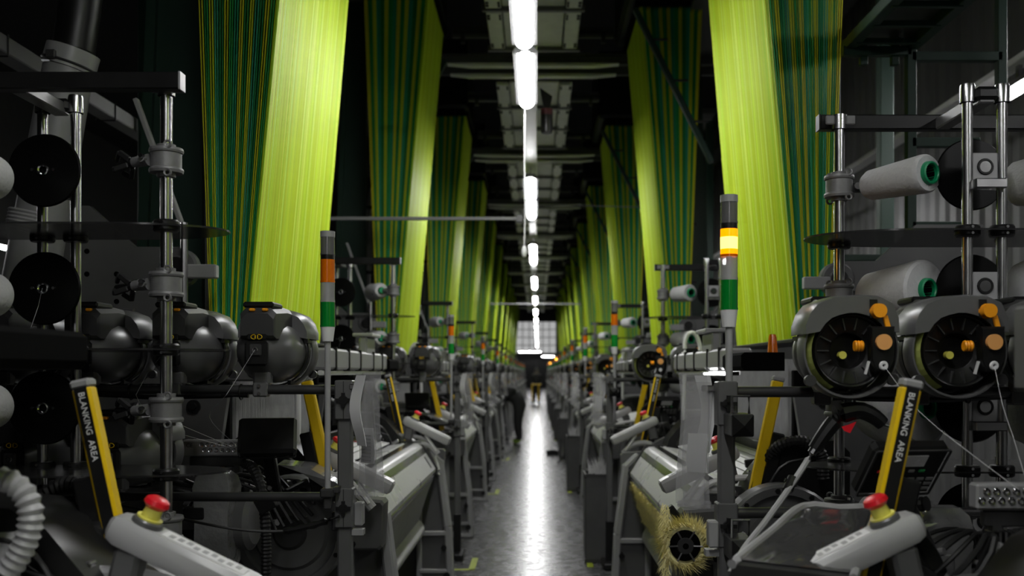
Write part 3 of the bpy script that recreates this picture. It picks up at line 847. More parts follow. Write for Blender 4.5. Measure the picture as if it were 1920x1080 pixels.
# ================================================================== FEEDER RAIL FRAME
def make_frame():
    P = Proto('feeder_rail', (-.62, 0, 0)); root = P.root
    for x in (-.62, -2.3):
        b = P.mb(); b.box((x, 0, .74), (.048, .05, 1.48), ch=.006); b.build('post', 'grey_paint', root)
        b = P.mb(); b.box((x, 0, .03), (.12, .3, .05), ch=.01); b.build('foot', 'black_paint', root)
        b = P.mb(); b.box((x, 0, .2), (.06, .062, .34), ch=.004); b.build('leg_sleeve', 'black_paint', root)
    for z in (1.455, 1.085):
        b = P.mb(); b.box((-.62, -.004, z), (.062, .066, .135), ch=.004); c = b.build('clamp', 'grey_paint', root)
        b = P.mb(); b.box((-.62, -.036, z), (.002, .004, .13)); b.build('clamp_seam', 'black_paint', c)
        for s in (-1, 1):
            b = P.mb(); b.cyl((-.62, s * .03, z + .0), (-.62, s * .046 - .002, z), .016, n=10)
            b.box((-.62, s * .042, z), (.050, .01, .012)); b.box((-.62, s * .042, z), (.012, .01, .050)); b.build('cross_knob', 'black_paint', c)
    for z in (1.49, 1.12):
        b = P.mb(); b.cyl((-.60, 0, z), (-2.3, 0, z), .0165, n=16); b.build('rail_tube', 'tube_dark', root)
    # stubs with pyramid plugs towards the loom
    for z in (1.395, 1.03):
        b = P.mb(); b.box((-.64, .09, z), (.066, .13, .066), ch=.004); s = b.build('stub', 'grey_dark', root)
        b = P.mb(); q = .031
        b.add([(-.64 - q, .156, z - q), (-.64 + q, .156, z - q), (-.64 + q, .156, z + q), (-.64 - q, .156, z + q), (-.64, .178, z)], [(0, 1, 4), (1, 2, 4), (2, 3, 4), (3, 0, 4), (0, 3, 2, 1)])
        b.build('pyramid_plug', 'black_paint', s)
        b = P.mb(); b.tube([(-.665, .12, z + .03), (-.665, .12, z + .085), (-.615, .12, z + .085), (-.615, .12, z + .03)], .005, 6); b.build('wire_clip', 'steel', s)
    b = P.mb(); b.box((-.575, .02, 1.06), (.03, .05, .08), ch=.004); b.box((-.575, .0, 1.00), (.04, .04, .02)); b.build('junction', 'grey_light', root)
    b = P.mb(); b.tube(spline([(-.63, -.05, 1.06), (-.72, -.05, 1.03), (-.80, -.05, 1.01), (-1.0, -.06, 1.02), (-1.4, -.04, 1.10)], .05), .005, 6); c = b.build('cable', 'grey_dark', root)
    b = P.mb(); b.tube(spline([(-.66, -.05, 1.05), (-.70, -.05, 1.035), (-.78, -.052, 1.015), (-.82, -.052, 1.01)], .02), .012, 8, rf=lambda i: .009 + .004 * (i % 2)); b.build('cable_plug', 'black_paint', c)
    b = P.mb(); b.tube(spline([(-.95, -.02, 1.47), (-1.3, -.022, 1.465), (-1.5, -.02, 1.475), (-1.9, -.022, 1.465), (-2.25, -.02, 1.47)], .08), .009, 6); b.build('cable', 'black_paint', root)
    for x in (-.98, -1.36, -1.68):
        b = P.mb(); b.ring((x, 0, 1.482), (1, 0, 0), .026, .003, 14, 5); b.build('cable_tie', 'black_paint', root)
    return P
FRAME = make_frame()

# ================================================================== STAND
ZC = [2.20, 1.82, 1.435, 1.07]
ZP = [2.0, 1.62, 1.235]
def make_stand(side):
    P = Proto('weft_stand', (-1.1, -.4, 0)); root = P.root
    px = -1.10
    qa, qb = (-1.49, -1.60) if side == 'L' else (-1.415, -1.525)
    qm = (qa + qb) / 2
    yb, yp = -.40, -.135
    if side == 'R': yb = -.47
    b = P.mb(); b.box((-1.66, yb - .02, 2.432), (1.24, .045, .052), ch=.004); t = b.build('top_bar', 'black_paint', root)
    b = P.mb(); b.box((-1.038, yb - .02, 2.432), (.006, .046, .054)); b.build('bar_cap', 'grey_light' if side == 'L' else 'black_paint', t)
    b = P.mb(); b.bar((qm, yb, 2.425), (qm, yp + .02, 2.425), .05, .04, .004); b.build('cross_bar', 'grey_paint', root)
    b = P.mb(); b.cyl((px, yb + .02, .02), (px, yb + .02, 2.44), .0185, n=18); b.build('pole', 'steel', root)
    b = P.mb(); b.lathe([(.026, 0), (.026, .05), (.001, .055)], (px, yb + .02, 2.40), (0, 0, 1), 16); k = b.build('pole_clamp', 'steel', root)
    b = P.mb()
    for s in (-1, 1): b.box((px + s * .036, yb + .035, 2.43), (.03, .010, .032), ch=.003)
    b.build('clamp_ear', 'cast', k)
    for x in (qa, qb):
        b = P.mb(); b.cyl((x, yp, .02), (x, yp, 2.46), .017, n=18); b.build('pole', 'steel', root)
        b = P.mb(); b.lathe([(.001, .06), (.022, .058), (.024, .05), (.024, 0)], (x, yp, 2.41), (0, 0, 1), 16); b.build('pole_cap', 'steel', root)
    b = P.mb(); b.box((qm, yp + .005, 2.435), (.075, .05, .045), ch=.012); b.build('cap_block', 'black_paint', root)
    for z in ZP:
        # smoked shelf with a rounded nose
        yc = (yb + yp) / 2; hw = abs(yb - yp) / 2 + .055
        pts = [(-2.3, yc - hw), (-1.28, yc - hw)] + [(-1.28 + .34 * math.sin(a), yc - hw * math.cos(a)) for a in [PI * i / 14 for i in range(1, 14)]] + [(-1.28, yc + hw), (-2.3, yc + hw)]
        b = P.mb(); b.prism(pts, z - .003, z + .003, 'z'); s = b.build('shelf', 'plate_smoke', root)
        for x, y in ((px, yb + .02), (qa, yp), (qb, yp)):
            b = P.mb(); b.lathe([(.001, -.018), (.036, -.018), (.04, -.012), (.04, -.002), (.034, 0), (.04, .002), (.04, .012), (.036, .018), (.001, .018)], (x, y, z), (0, 0, 1), 14); c = b.build('shelf_clamp', 'black_paint', s)
            b = P.mb()
            for dz in (-.01, .01): b.cyl((x, y - .038, z + dz), (x, y - .043, z + dz), .005, n=6); b.cyl((x, y + .038, z + dz), (x, y + .043, z + dz), .005, n=6)
            b.build('screws', 'chrome', c)
        b = P.mb(); b.lathe([(.001, .05), (.008, .05), (.01, .03), (.014, .03), (.014, -.01), (.006, -.02), (.001, -.02)], (qm - .14, -.34, z), (0, 0, 1), 10); b.build('yarn_guide', 'grey_paint', s)
    for i, z in enumerate(ZC):
        # drum clamp on the single pole
        o = (px, yb + .02, z)
        b = P.mb(); b.lathe([(.02, -.05), (.028, -.05), (.028, -.038), (.05, -.038), (.052, -.03), (.05, -.024), (.046, -.022), (.046, .022), (.05, .024), (.052, .03), (.05, .038), (.028, .038), (.028, .05), (.02, .05)], o, (0, 0, 1), 24); d = b.build('drum_clamp', 'cast', root)
        b = P.mb()
        for s in (-1, 1): b.ring((px + .02, yb + .02 - .045, z + s * .043), (0, 1, 0), .010, .004, 10, 5); b.ring((px - .02, yb + .02 + .045, z + s * .043), (0, 1, 0), .010, .004, 10, 5)
        b.build('clamp_lugs', 'cast', d)
        b = P.mb(); b.cyl((px - .045, yb - .0, z), (px - .10, yb + .02, z - .004), .019, .016, n=12); b.cyl((px - .06, yb - .03, z + .0), (px - .06, yb + .04, z), .012, n=10); a = b.build('package_arm', 'cast', d)
        b = P.mb(); b.cyl((px - .055, yb - .045, z + .005), (px - .055, yb - .025, z + .005), .007, n=8); b.build('arm_screw', 'chrome', a)
        # black spring chuck
        b = P.mb(); ax = V((-.77, .64, 0)) if side == 'L' else V((-.48, .877, 0)); s0 = V((px - .10, yb + .02, z - .006))
        b.cyl(s0, s0 + ax * .10, .012, n=10)
        for q in range(4):
            an = PI / 2 * q + .5
            A, B, X = b.frame(ax)
            n = (A * math.cos(an) + B * math.sin(an))
            b.bar(s0 + X * .015 + n * .012, s0 + X * .05 + n * .042, .014, .018, .003)
            b.bar(s0 + X * .05 + n * .042, s0 + X * .085 + n * .02, .012, .016, .003)
        b.build('chuck', 'rubber', d)
        # twin-pole bracket and black disc
        b = P.mb(); b.box((qm, yp - .005, z), (.085, .02, .10), ch=.003); k = b.build('bracket', 'grey_light', root)
        for s in (-1, 1):
            b = P.mb(); b.ring((qm, yp - .005 + s * .012, z + .005), (0, 1, 0), .022, .005, 18, 6); b.build('bracket_ring', 'black_paint', k)
            b = P.mb(); b.cyl((qm, yp - .005 + s * .011, z + .005), (qm, yp - .005 + s * .014, z + .005), .018, n=14); b.build('bracket_pin', 'chrome', k)
        b = P.mb(); b.box((qm, yp + .03, z - .055), (.10, .05, .03), ch=.003); b.build('bracket_foot', 'steel', k)
        b = P.mb(); b.lathe([(.018, .012), (.03, .012), (.114, .008), (.118, 0), (.114, -.006), (.018, -.006)], (qm, yp - .10, z), (0, -1, 0), 40); d = b.build('disc', 'disc_black', root)
        b = P.mb(); b.cyl((qm, yp - .1, z), (qm, yp, z), .02, n=14); b.build('disc_hub', 'black_paint', d)
        b = P.mb(); b.lathe([(.011, .014), (.015, .018), (.019, .017), (.020, .008)], (qm, yp - .10, z), (0, -1, 0), 18); b.build('disc_eye', 'chrome', d)
        b = P.mb()
        for s in (-1, 1): b.cyl((qm + s * .034, yp - .11, z), (qm + s * .034, yp - .116, z), .005, n=8)
        b.build('disc_bolts', 'steel', d)
    b = P.mb(); b.prism([(qb - .5, 1.558), (qb - .5, 1.675), (qa + .085, 1.675), (qa + .10, 1.665), (qa + .115, 1.60), (qa + .115, 1.558)], yp - .30, yp - .16); 
    if side == 'L': b.build('control_box', 'black_paint', root)
    for (x, y) in ((px, yb + .02), (qa, yp), (qb, yp)):
        b = P.mb(); b.cyl((x, y, 0), (x, y, .03), .06, n=16); b.build('foot_plate', 'black_paint', root)
    b = P.mb(); b.bar((px, yb + .02, .06), (qm, yp, .06), .06, .05, .004); b.build('base_bar', 'black_paint', root)
    b = P.mb(); b.tube([V((qm, yp - .115, ZC[1])), V((qm - .01, yp - .122, ZC[1] - .06)), V((qm - .05, yp - .125, ZC[1] - .18))], .0008, 4); b.build('yarn_end', 'cloth_white', root)
    return P
STAND = {'L': make_stand('L'), 'R': make_stand('R')}

# ================================================================== CONES
def make_cone(r0, r1, L, name='yarn_cone'):
    P = Proto(name, (0, 0, 0)); ax = V((-.48, .877, 0)); root = P.root
    pr = [(.03, 0), (r0 * .8, .0), (r0, .02), (r1, L - .02), (r1 * .985, L - .008), (r1 * .9, L), (.036, L)]
    if r1 > .1: pr = [(.03, .03), (r0 * .55, .0), (r0 * .9, .03), (r0, .06), (r1, L - .06), (r1 * .95, L - .03), (r1 * .75, L - .004), (.036, L)]
    b = P.mb(); b.lathe(pr, (0, 0, 0), ax, 36); b.build('package', 'yarn_grey', root)
    b = P.mb(); b.lathe([(.028, L - .03), (.028, L + .012), (.031, L + .016), (.037, L + .014), (.039, L), (.036, L - .01)], (0, 0, 0), ax, 24); b.build('cone_tube', 'green_tube', root)
    b = P.mb(); b.lathe([(.001, L - .10), (.028, L - .10), (.028, L)], (0, 0, 0), ax, 20); b.build('tube_bore', 'black_matte', root)
    b = P.mb(); b.lathe([(.001, -.02), (.024, -.02), (.026, .01), (.001, .01)], (0, 0, 0), ax, 16); b.build('tube_nose', 'green_tube', root)
    return P
CONES = {'slim': make_cone(.052, .064, .26), 'mid': make_cone(.075, .10, .25), 'full': make_cone(.12, .155, .25), 'plain': make_cone(.062, .07, .22)}

# ================================================================== FEEDER
def make_feeder():
    P = Proto('weft_feeder', (0, 0, 0)); root = P.root; c = .135
    b = P.mb(); b.lathe([(.001, -.05), (.032, -.05), (.048, -.03), (.078, .0), (.1, .045), (.112, .10), (.114, .18), (.104, .19), (.001, .19)], (0, 0, c), (0, 1, 0), 32); b.build('body', 'grey_paint', root)
    b = P.mb(); b.lathe([(.124, .22), (.130, .22), (.135, .235), (.135, .29), (.132, .30), (.127, .30), (.125, .29), (.124, .22)], (0, 0, c), (0, 1, 0), 40); rg = b.build('outer_ring', 'grey_paint', root)
    b = P.mb(); b.lathe([(.120, .17), (.126, .17), (.126, .20), (.120, .20), (.120, .17)], (0, 0, c), (0, 1, 0), 40); b.build('rear_ring', 'black_paint', rg)
    b = P.mb()
    for a in (.3, 1.9, 3.4, 4.3, 5.2):
        b.box((.125 * math.cos(a), .20, c + .125 * math.sin(a)), (.012, .10, .012))
    b.build('ring_struts', 'black_paint', rg)
    b = P.mb()
    for a in (3.75, 5.65):
        b.cyl((.140 * math.cos(a), .285, c + .140 * math.sin(a)), (.140 * math.cos(a), .303, c + .140 * math.sin(a)), .016, n=12)
    b.build('ring_lugs', 'grey_dark', rg)
    b = P.mb()
    for i in range(14):
        a0 = -1.1 + 2.2 * i / 14; a1 = -1.1 + 2.2 * (i + 1) / 14
        q = []
        for (rr, yy) in ((.1235, .262), (.112, .306)):
            for a in (a0, a1): q.append((rr * math.cos(a), yy, c + rr * math.sin(a)))
        b.add(q, [(0, 1, 3, 2)])
    b.build('brush_band', 'olive', rg)
    b = P.mb(); b.lathe([(.106, .19), (.106, .285), (.100, .298), (.096, .296), (.092, .285), (.056, .275), (.050, .27), (.050, .22), (.001, .22)], (0, 0, c), (0, 1, 0), 36); sp = b.build('spool', 'black_paint', root)
    b = P.mb()
    for i in range(14):
        a = 2 * PI * i / 14
        b.box((.076 * math.cos(a), .281, c + .076 * math.sin(a)), (.036, .012, .0035), M.Rotation(-a, 3, 'Y'))
    b.build('spool_ribs', 'grey_dark', sp)
    b = P.mb(); b.cyl((.012, .24, c - .012), (.012, .262, c - .012), .011, n=14); b.build('yellow_hub', 'collar_yellow', sp)
    # hood
    out = [(.134, .045), (.134, .07), (.122, .105), (.10, .132), (.055, .150), (-.02, .155), (-.075, .152), (-.112, .135), (-.130, .09), (-.132, .05)]
    inn = [(.108 * math.cos(t), .108 * math.sin(t)) for t in [PI - .5 - i * (PI - 1.0) / 9 for i in range(10)]]
    pl = out + inn
    def rg2(y, k, dz=0): return [(x * k, y, c + z * (k if z > .1 else 1) + dz) for x, z in pl]
    b = P.mb(); b.loft([rg2(.14, .93), rg2(.17, 1), rg2(.295, 1), rg2(.316, .965)]); hd = b.build('hood', 'grey_paint', root)
    b = P.mb(); b.box((-.055, .318, c + .115), (.02, .006, .05)); b.build('hood_slot', 'black_paint', hd)
    # motor housing on the inlet side
    def mh(y, wd, z0, z1): return [(-wd, y, z0), (-wd, y, z1 - .02), (-wd + .02, y, z1), (wd - .02, y, z1), (wd, y, z1 - .02), (wd, y, z0)]
    b = P.mb(); b.loft([mh(-.055, .055, c + .05, c + .125), mh(-.04, .062, c + .04, c + .145), mh(.10, .066, c + .04, c + .155), mh(.16, .075, c + .05, c + .15)]); mo = b.build('motor_housing', 'grey_dark', root)
    b = P.mb(); b.box((0, .02, c + .156), (.105, .13, .02), ch=.006); b.build('housing_lid', 'black_paint', mo)
    for x in (-.022, .022):
        b = P.mb(); b.box((x + .004, -.048, c + .138), (.020, .02, .010), ch=.003); b.build('orange_tab', 'orange', mo)
    b = P.mb(); b.box((0, -.057, c + .045), (.066, .01, .02), ch=.003); b.box((0, -.062, c - .012), (.078, .028, .085), ch=.008); ip = b.build('inlet_plate', 'black_paint', root)
    b = P.mb(); b.box((0, -.078, c + .0), (.042, .012, .042), ch=.005); b.build('inlet_block', 'grey_dark', ip)
    b = P.mb(); b.ring((0, -.085, c + .0), (0, 1, 0), .0085, .003, 16, 6); b.build('eyelet', 'chrome', ip)
    b = P.mb()
    for s in (-1, 1):
        b.tube([(s * .005, -.0635, c + .052)] + [(s * (.006 + .013 * math.sin(t)), -.0635, c + .045 + .008 * math.cos(t)) for t in [PI * i / 8 for i in range(9)]], .0014, 4)
        b.box((s * .004, -.0635, c + .045), (.003, .002, .012))
    b.build('logo', 'yellow', ip)
    # outlet arm
    def ar(y, k): return [(-.072 + x * k, y, c + .0 + z * k) for x, z in ((-.032, -.03), (-.018, -.058), (.018, -.058), (.03, -.03), (.032, .065), (-.034, .065))]
    b = P.mb(); b.loft([ar(.31, 1), ar(.338, 1), ar(.345, .9)]); am = b.build('outlet_arm', 'black_paint', root)
    b = P.mb(); b.cyl((-.072, .34, c + .022), (-.072, .357, c + .022), .0215, n=24); b.build('pale_knob', 'orange_pale', am)
    b = P.mb(); b.ring((-.072, .35, c - .042), (0, 1, 0), .008, .005, 16, 6); b.build('outlet_eye', 'white_plastic', am)
    b = P.mb(); b.bar((-.04, .325, c - .03), (-.03, .325, c - .065), .008, .006); b.build('lever', 'white_plastic', am)
    b = P.mb(); b.cyl((-.065, .315, c + .108), (-.065, .345, c + .108), .021, .019, n=24); kb = b.build('orange_knob', 'orange', root)
    b = P.mb(); b.bar((-.082, .33, c + .095), (-.092, .333, c + .055), .01, .014, .002); b.build('orange_clip', 'orange', kb)
    b = P.mb(); b.lathe([(.001, -.012), (.014, -.012), (.016, -.008), (.013, -.004), (.016, 0), (.013, .004), (.016, .008), (.014, .012), (.001, .012)], (-.014, .318, c + .012), (1, 0, 0), 14); b.build('orange_dial', 'orange', root)
    # mount
    b = P.mb(); b.box((0, .0, .0), (.05, .048, .05), ch=.005); b.box((0, .02, .04), (.06, .05, .05), ch=.008); mn = b.build('mount', 'grey_paint', root)
    b = P.mb()
    for dz in (-.013, .013): b.cyl((-.002, -.024, dz), (-.002, -.030, dz), .006, n=6)
    b.build('mount_bolts', 'steel', mn)
    return P
FEEDER = make_feeder()

# ================================================================== TOWER LIGHT
def make_tower(lit):
    P = Proto('signal_tower', (-.68, -.24, 1.05)); root = P.root
    x, y = -.68, -.24
    b = P.mb(); b.cyl((x, y, 1.05), (x, y, 1.70), .0115, n=14); b.build('pole', 'tower_steel', root)
    b = P.mb(); b.box((x, y, 1.10), (.05, .06, .035), ch=.006); b.box((x, y, 1.06), (.03, .03, .05), ch=.006); b.box((x + .03, y + .12, 1.11), (.02, .25, .02)); b.build('pole_mount', 'grey_dark', root)
    z = 1.68
    def seg(name, m, h, r0, r1, ribs=False, glow=False):
        nonlocal z
        b = P.mb()
        if ribs:
            n = 40; A = []
            for (r, t) in ((.001, 0), (r0, 0), (r0, h), (.001, h)):
                A.append([(x + (r * (1 - .025 * (i % 2))) * math.cos(2 * PI * i / n), y + (r * (1 - .025 * (i % 2))) * math.sin(2 * PI * i / n), z + t) for i in range(n)])
            b.loft(A, cap=False)
        else:
            b.lathe([(.001, 0), (r0, 0), (r1, h), (.001, h)], (x, y, z), (0, 0, 1), 24)
        o = b.build(name, m, root)
        if ribs:
            b = P.mb(); b.lathe([(.001, 0), (r0 * 1.03, 0), (r0 * 1.03, .007), (.001, .007)], (x, y, z), (0, 0, 1), 24); b.build('lens_rim', m if not glow else 'amber_lens', o)
        z += h
        return o
    q = .028
    seg('base_cone', 'white_plastic', .055, .021, q)
    seg('green_lens', 'green_lens', .095, q, q, True)
    seg('clear_lens', 'clear_lens', .075, q * .98, q, True)
    zz = z
    seg('amber_lens', 'amber_lit' if lit else 'amber_lens', .088, q * .98, q, True, lit)
    if lit:
        b = P.mb(); b.lathe([(.001, .03), (.012, .028), (.0275, .024), (.0278, .062), (.012, .06), (.001, .06)], (x, y, zz), (0, 0, 1), 20); b.build('glowing_bulb', 'amber_core', root)
    seg('collar', 'black_paint', .018, q * .96, q * .96)
    seg('smoked_lens', 'smoke_lens', .068, q * .97, q, True)
    seg('cap', 'grey_light', .022, q, q)
    for (z0, z1) in ((1.835, 1.905), (2.02, 2.08)):
        b = P.mb(); b.cyl((x, y, z0), (x, y, z1), .010, n=10); b.build('lamp_stem', 'white_plastic', root)
    return P
TOWER = {False: make_tower(False), True: make_tower(True)}

# ================================================================== DOCUMENT SLEEVE
def make_sleeve():
    P = Proto('document_sleeve', (-.54, -.05, 1.5)); root = P.root
    def sheet(b, x0, y0, x1, y1, z0, z1, wav, th=.0015, n=8, ph=0):
        A = []
        for i in range(n + 1):
            t = i / n; z = z0 + (z1 - z0) * t
            off = wav * math.sin(ph + t * 5.0)
            A.append([(x0 + off, y0 + off, z), (x1 + off, y1 - off * .5, z), (x1 + off + th, y1 - off * .5 + th, z), (x0 + off + th, y0 + off + th, z)])
        b.loft(A)
    b = P.mb(); sheet(b, -.575, -.02, -.505, -.09, 1.13, 1.52, .006); b.build('film', 'plastic_film', root)
    b = P.mb(); sheet(b, -.560, .0, -.485, -.075, 1.14, 1.55, .008, ph=1.2); b.build('film', 'plastic_film', root)
    b = P.mb(); sheet(b, -.585, -.04, -.545, -.08, 1.30, 1.54, .012, ph=2.0); pp = b.build('paper', 'paper', root)
    b = P.mb(); sheet(b, -.566, -.012, -.512, -.066, 1.24, 1.36, .003); pq = b.build('paper', 'paper', root)
    b = P.mb()
    for i in range(8):
        b.bar((-.560, -.021, 1.25 + .012 * i), (-.522, -.059, 1.25 + .012 * i), .002, .004)
    b.build('printed_lines', 'btn', pq)
    b = P.mb(); b.box((-.53, -.05, 1.14), (.085, .07, .02), M.Rotation(R(-45), 3, 'Z'), .004); b.build('sleeve_hem', 'plastic_film', root)
    b = P.mb(); b.box((-.575, -.03, 1.50), (.05, .02, .02), ch=.003); b.build('clip', 'steel', root)
    return P
SLEEVE = make_sleeve()

# ================================================================== WASTE BOX
def make_bin():
    P = Proto('waste_box', (-.545, -.34, 0)); root = P.root
    b = P.mb(); b.box((-.545, -.34, .36), (.22, .34, .70), ch=.008); b.build('body', 'box_steel', root)
    b = P.mb()
    for s in (-1, 1): b.box((-.545 + s * .106, -.34, .712), (.014, .35, .02)); b.box((-.545, -.34 + s * .166, .712), (.22, .014, .02))
    b.build('rim', 'grey_dark', root)
    b = P.mb(); b.box((-.545, -.34, .715), (.19, .31, .006)); b.build('opening', 'black_matte', root)
    b = P.mb(); b.box((-.545, -.34, .02), (.23, .35, .03)); b.build('base', 'grey_dark', root)
    # tuft of waste yarn at the top
    b = P.mb(); rnd = random.Random(2)
    for i in range(260):
        a, q = rnd.uniform(0, 2 * PI), rnd.uniform(0, .09)
        p = V((-.56 + q * math.cos(a), -.26 + q * math.sin(a), .72))
        d = V((rnd.uniform(-.6, .6), rnd.uniform(-.6, .6), 1)).normalized() * rnd.uniform(.05, .16)
        b.add([p, p + V((.006, .003, 0)), p + d], [(0, 1, 2)])
    b.build('waste_yarn', 'cloth_white', root, kind='stuff')
    return P
BIN = make_bin()

# ================================================================== PLACE THE UNITS
TINY = ('eyelets', 'bolts', 'screws', 'lettering', 'printed_marks', 'guard_bolts', 'cover_bolt', 'disc_bolts', 'clamp_lugs', 'arm_screw', 'key', 'keypad', 'bezel', 'printed_lines',
        'mount_bolts', 'spool_ribs', 'logo', 'selector_comb', 'clamp_seam', 'cable_tie', 'plate_holes', 'lens_rim', 'cloth_lines', 'hood_slot', 'yarn_end', 'ring_lugs', 'ring_struts', 'yarn_guide', 'cover_bead', 'wire_clip', 'lever')
FAR = TINY + ('mechanism', 'cable', 'cable_plug', 'red_springs', 'side_column', 'hex_bolt', 'selector_foot', 'colour_selector', 'bracket_ring', 'bracket_pin', 'bracket_foot', 'disc_eye', 'disc_hub', 'arm_screw',
              'rating_plate', 'wheel_hub', 'bearing_cap', 'bearing_arm', 'lug', 'frame_boss', 'roll_hub', 'cover_rib', 'foot', 'leg_sleeve', 'foot_plate', 'base_bar', 'lower_body', 'stop_base', 'yellow_ring', 'post_bracket',
              'pod_bracket', 'pod_arm', 'label_plate', 'chuck', 'tube_bore', 'tube_nose', 'inlet_block', 'eyelet', 'housing_lid', 'outlet_eye', 'yellow_hub', 'rear_ring', 'orange_clip', 'lamp_stem', 'bar_cap', 'clamp_ear', 'junction',
              'selector_comb', 'woven_cloth', 'reed', 'sley_beam', 'oval_cover', 'wrapped_motor', 'wrapped_tray', 'guide_rod', 'cover_knob', 'pyramid_plug', 'cross_knob', 'heddle_side', 'screen', 'terminal_arm', 'drop_pipe', 'frame_shelf', 'pole_cap', 'label_tape')
ORD = ['nearest aisle post', 'second from aisle post', 'third from aisle post', 'fourth from aisle post']
LEV = ['top level', 'second level', 'third level', 'lowest level']
NU = 12
for side, U in (('L', UL), ('R', UR)):
    for k in range(-1 if side == 'L' else 0, NU):
        m = U(k); wh = where(side, k); row = ROWS[side]
        skip = () if k < 2 else (TINY if k < 4 else FAR)
        LOOM.place(m, 'grey rapier loom with silver breast cover, ' + wh, 'loom', 'looms, ' + row, skip=skip)
        if k < 0: continue
        FRAME.place(m, 'grey post with dark tubes carrying weft feeders, ' + wh, 'feeder rail', 'feeder rails, ' + row, skip=skip)
        STAND[side].place(m, ('tall weft stand with black discs and empty yarn arms' if (side, k) == ('L', 0) else 'tall weft stand with black discs and yarn cones, ' + wh), 'weft stand', 'weft stands, ' + row, skip=skip)
        nf = 4 if k < 2 else (3 if k < 4 else 2)
        for i in range(nf):
            if (side, k) == ('R', 0) and i == 3: continue
            FEEDER.place(m, 'orange-knobbed weft feeder, %s, %s' % (ORD[i], wh), 'weft feeder', 'upper weft feeders, ' + row, d=(-.91 - .30 * i, 0, 1.49 - (.015 if side == 'R' else 0)), skip=skip)
        if side == 'L' and k < 2:
            for i in range(2):
                FEEDER.place(m, 'weft feeder on the lower rail, %s, %s' % (('nearer the aisle', 'farther from the aisle')[i], wh), 'weft feeder', 'lower weft feeders, ' + row, d=(-1.42 - .33 * i, .02, 1.12), skip=skip)
        lit = side == 'R' and k in (0, 6, 9)
        TOWER[lit].place(m, ('signal tower with glowing amber lens, first of the waste-box row' if (side, k) == ('R', 0) else ('signal tower with glowing amber lens, ' + wh if lit else 'signal tower with unlit amber lens, ' + wh)), 'signal tower',
                         'signal towers, ' + row, skip=skip, scale=1.04 if side == 'R' else .88, d=(0, -.03, -.005) if side == 'R' else (.015, .16, .05))
        if k < 6:
            SLEEVE.place(m, 'clear plastic document sleeve on feeder post, ' + wh, 'document sleeve', 'document sleeves, ' + row, skip=skip)
        if side == 'R' and k > 0 and k < 8:
            BIN.place(m, 'grey steel waste box on floor beside the stand ' + wh, 'waste box', 'waste boxes beside the aisle')
        # cones
        zs = [(0, 'slim'), (1, 'mid'), (2, 'full'), (3, 'plain')] if (side, k) == ('R', 0) else [(0, 'plain'), (1, 'plain'), (2, 'plain'), (3, 'plain')]
        if not (side == 'L' and k == 0):
            for i, kind in zs[: 4 if k < 3 else 2]:
                lab = {'slim': 'slim grey yarn cone with green rim', 'mid': 'thick grey yarn cone with green rim', 'full': 'fat full grey yarn cone with green rim', 'plain': 'small grey yarn cone'}[kind]
                CONES[kind].place(m, '%s, %s, stand %s' % (lab, LEV[i], wh), 'yarn cone', 'yarn cones, ' + row, d=(-1.195, -.385 - (.05 if side == 'R' else 0), ZC[i]), skip=skip, rz=0)
        if k == 0:
            for i in range(3):
                if side == 'R':
                    CONES['mid' if i == 0 else 'full'].place(m, 'grey yarn cone behind a black disc, %s, by lit tower' % LEV[i], 'yarn cone', 'cones behind discs', d=(-1.66, -.36, ZC[i] - .01), rz=R(10))
                else:
                    CONES['plain'].place(m, 'grey yarn cone beside the black discs, %s, empty-armed stand' % LEV[i], 'yarn cone', 'cones by discs', d=(-1.58, -.66, (2.135, 1.783, 1.448)[i]), rz=R(-22))
for P in [LOOM, FRAME, STAND['L'], STAND['R'], FEEDER, TOWER[False], TOWER[True], SLEEVE, BIN] + list(CONES.values()):
    P.finish()
# ================================================================== SINGLE THINGS
def at(px, py, y): return V(((px - 1006) * y / FPX, y, EYE - (py - 698) * y / FPX))
def single(name, loc, label, cat, group=None):
    return tag(empty(name, loc), label, cat, group)

def duct():
    o = single('air_duct', at(20, 760, 4.3), 'thick grey suction duct with collar and black upper pipe, leaning behind discs', 'duct')
    L = o.location
    p0, p1, p2, p3 = at(15, 760, 4.3), at(128, 130, 4.3), at(138, 95, 4.3), at(176, -170, 4.3)
    b = MB(L); b.cyl(p0, p1, .115, .10, n=28); b.build('lower_pipe', 'duct', o)
    b = MB(L); b.cyl(p1, p2, .108, n=28); c = b.build('collar', 'grey_light', o)
    b = MB(L); m = (p1 + p2) / 2; b.ring(m - (p2 - p1) * .3, p2 - p1, .108, .006, 28, 6); b.box(m + V((-.03, -.115, -.01)), (.04, .02, .035), ch=.004); b.build('hose_band', 'grey_dark', c)
    b = MB(L); b.cyl(p2, p3, .086, .08, n=28); b.build('upper_pipe', 'black_paint', o)
    b = MB(L)
    a, q = at(64, 440, 4.3), at(72, 400, 4.3)
    b.tube([a + (q - a) * t / 12 for t in range(13)], .1, 24, rf=lambda i: .112 + .005 * (i % 2), cap=False); b.build('bellows', 'hose_grey', o)
    # rail along the hall and brace
    p = V((-2.72, 7.0, 3.2))
    b = MB(p); b.box(p, (.11, 5.0, .09), ch=.006); r = b.build('overhead_rail', 'grey_light'); r.location = p
    tag(r, 'pale overhead rail running behind the grey suction duct', 'overhead rail')
    b = MB(p)
    for i in range(4): b.tube([p + V((-.06, -1.9 + i * 1.3, .05)), p + V((-.06, -1.9 + i * 1.3, -.06)), p + V((.06, -1.9 + i * 1.3, -.06)), p + V((.06, -1.9 + i * 1.3, .05))], .006, 5)
    b.build('rail_hooks', 'black_paint', r, kind='stuff')
    b = MB(p)
    for y in (-2.2, 2.2): b.box(p + V((0, y, 1.8)), (.05, .05, 3.6))
    b.build('rail_hangers', 'beam_dark', r, kind='stuff')
duct()

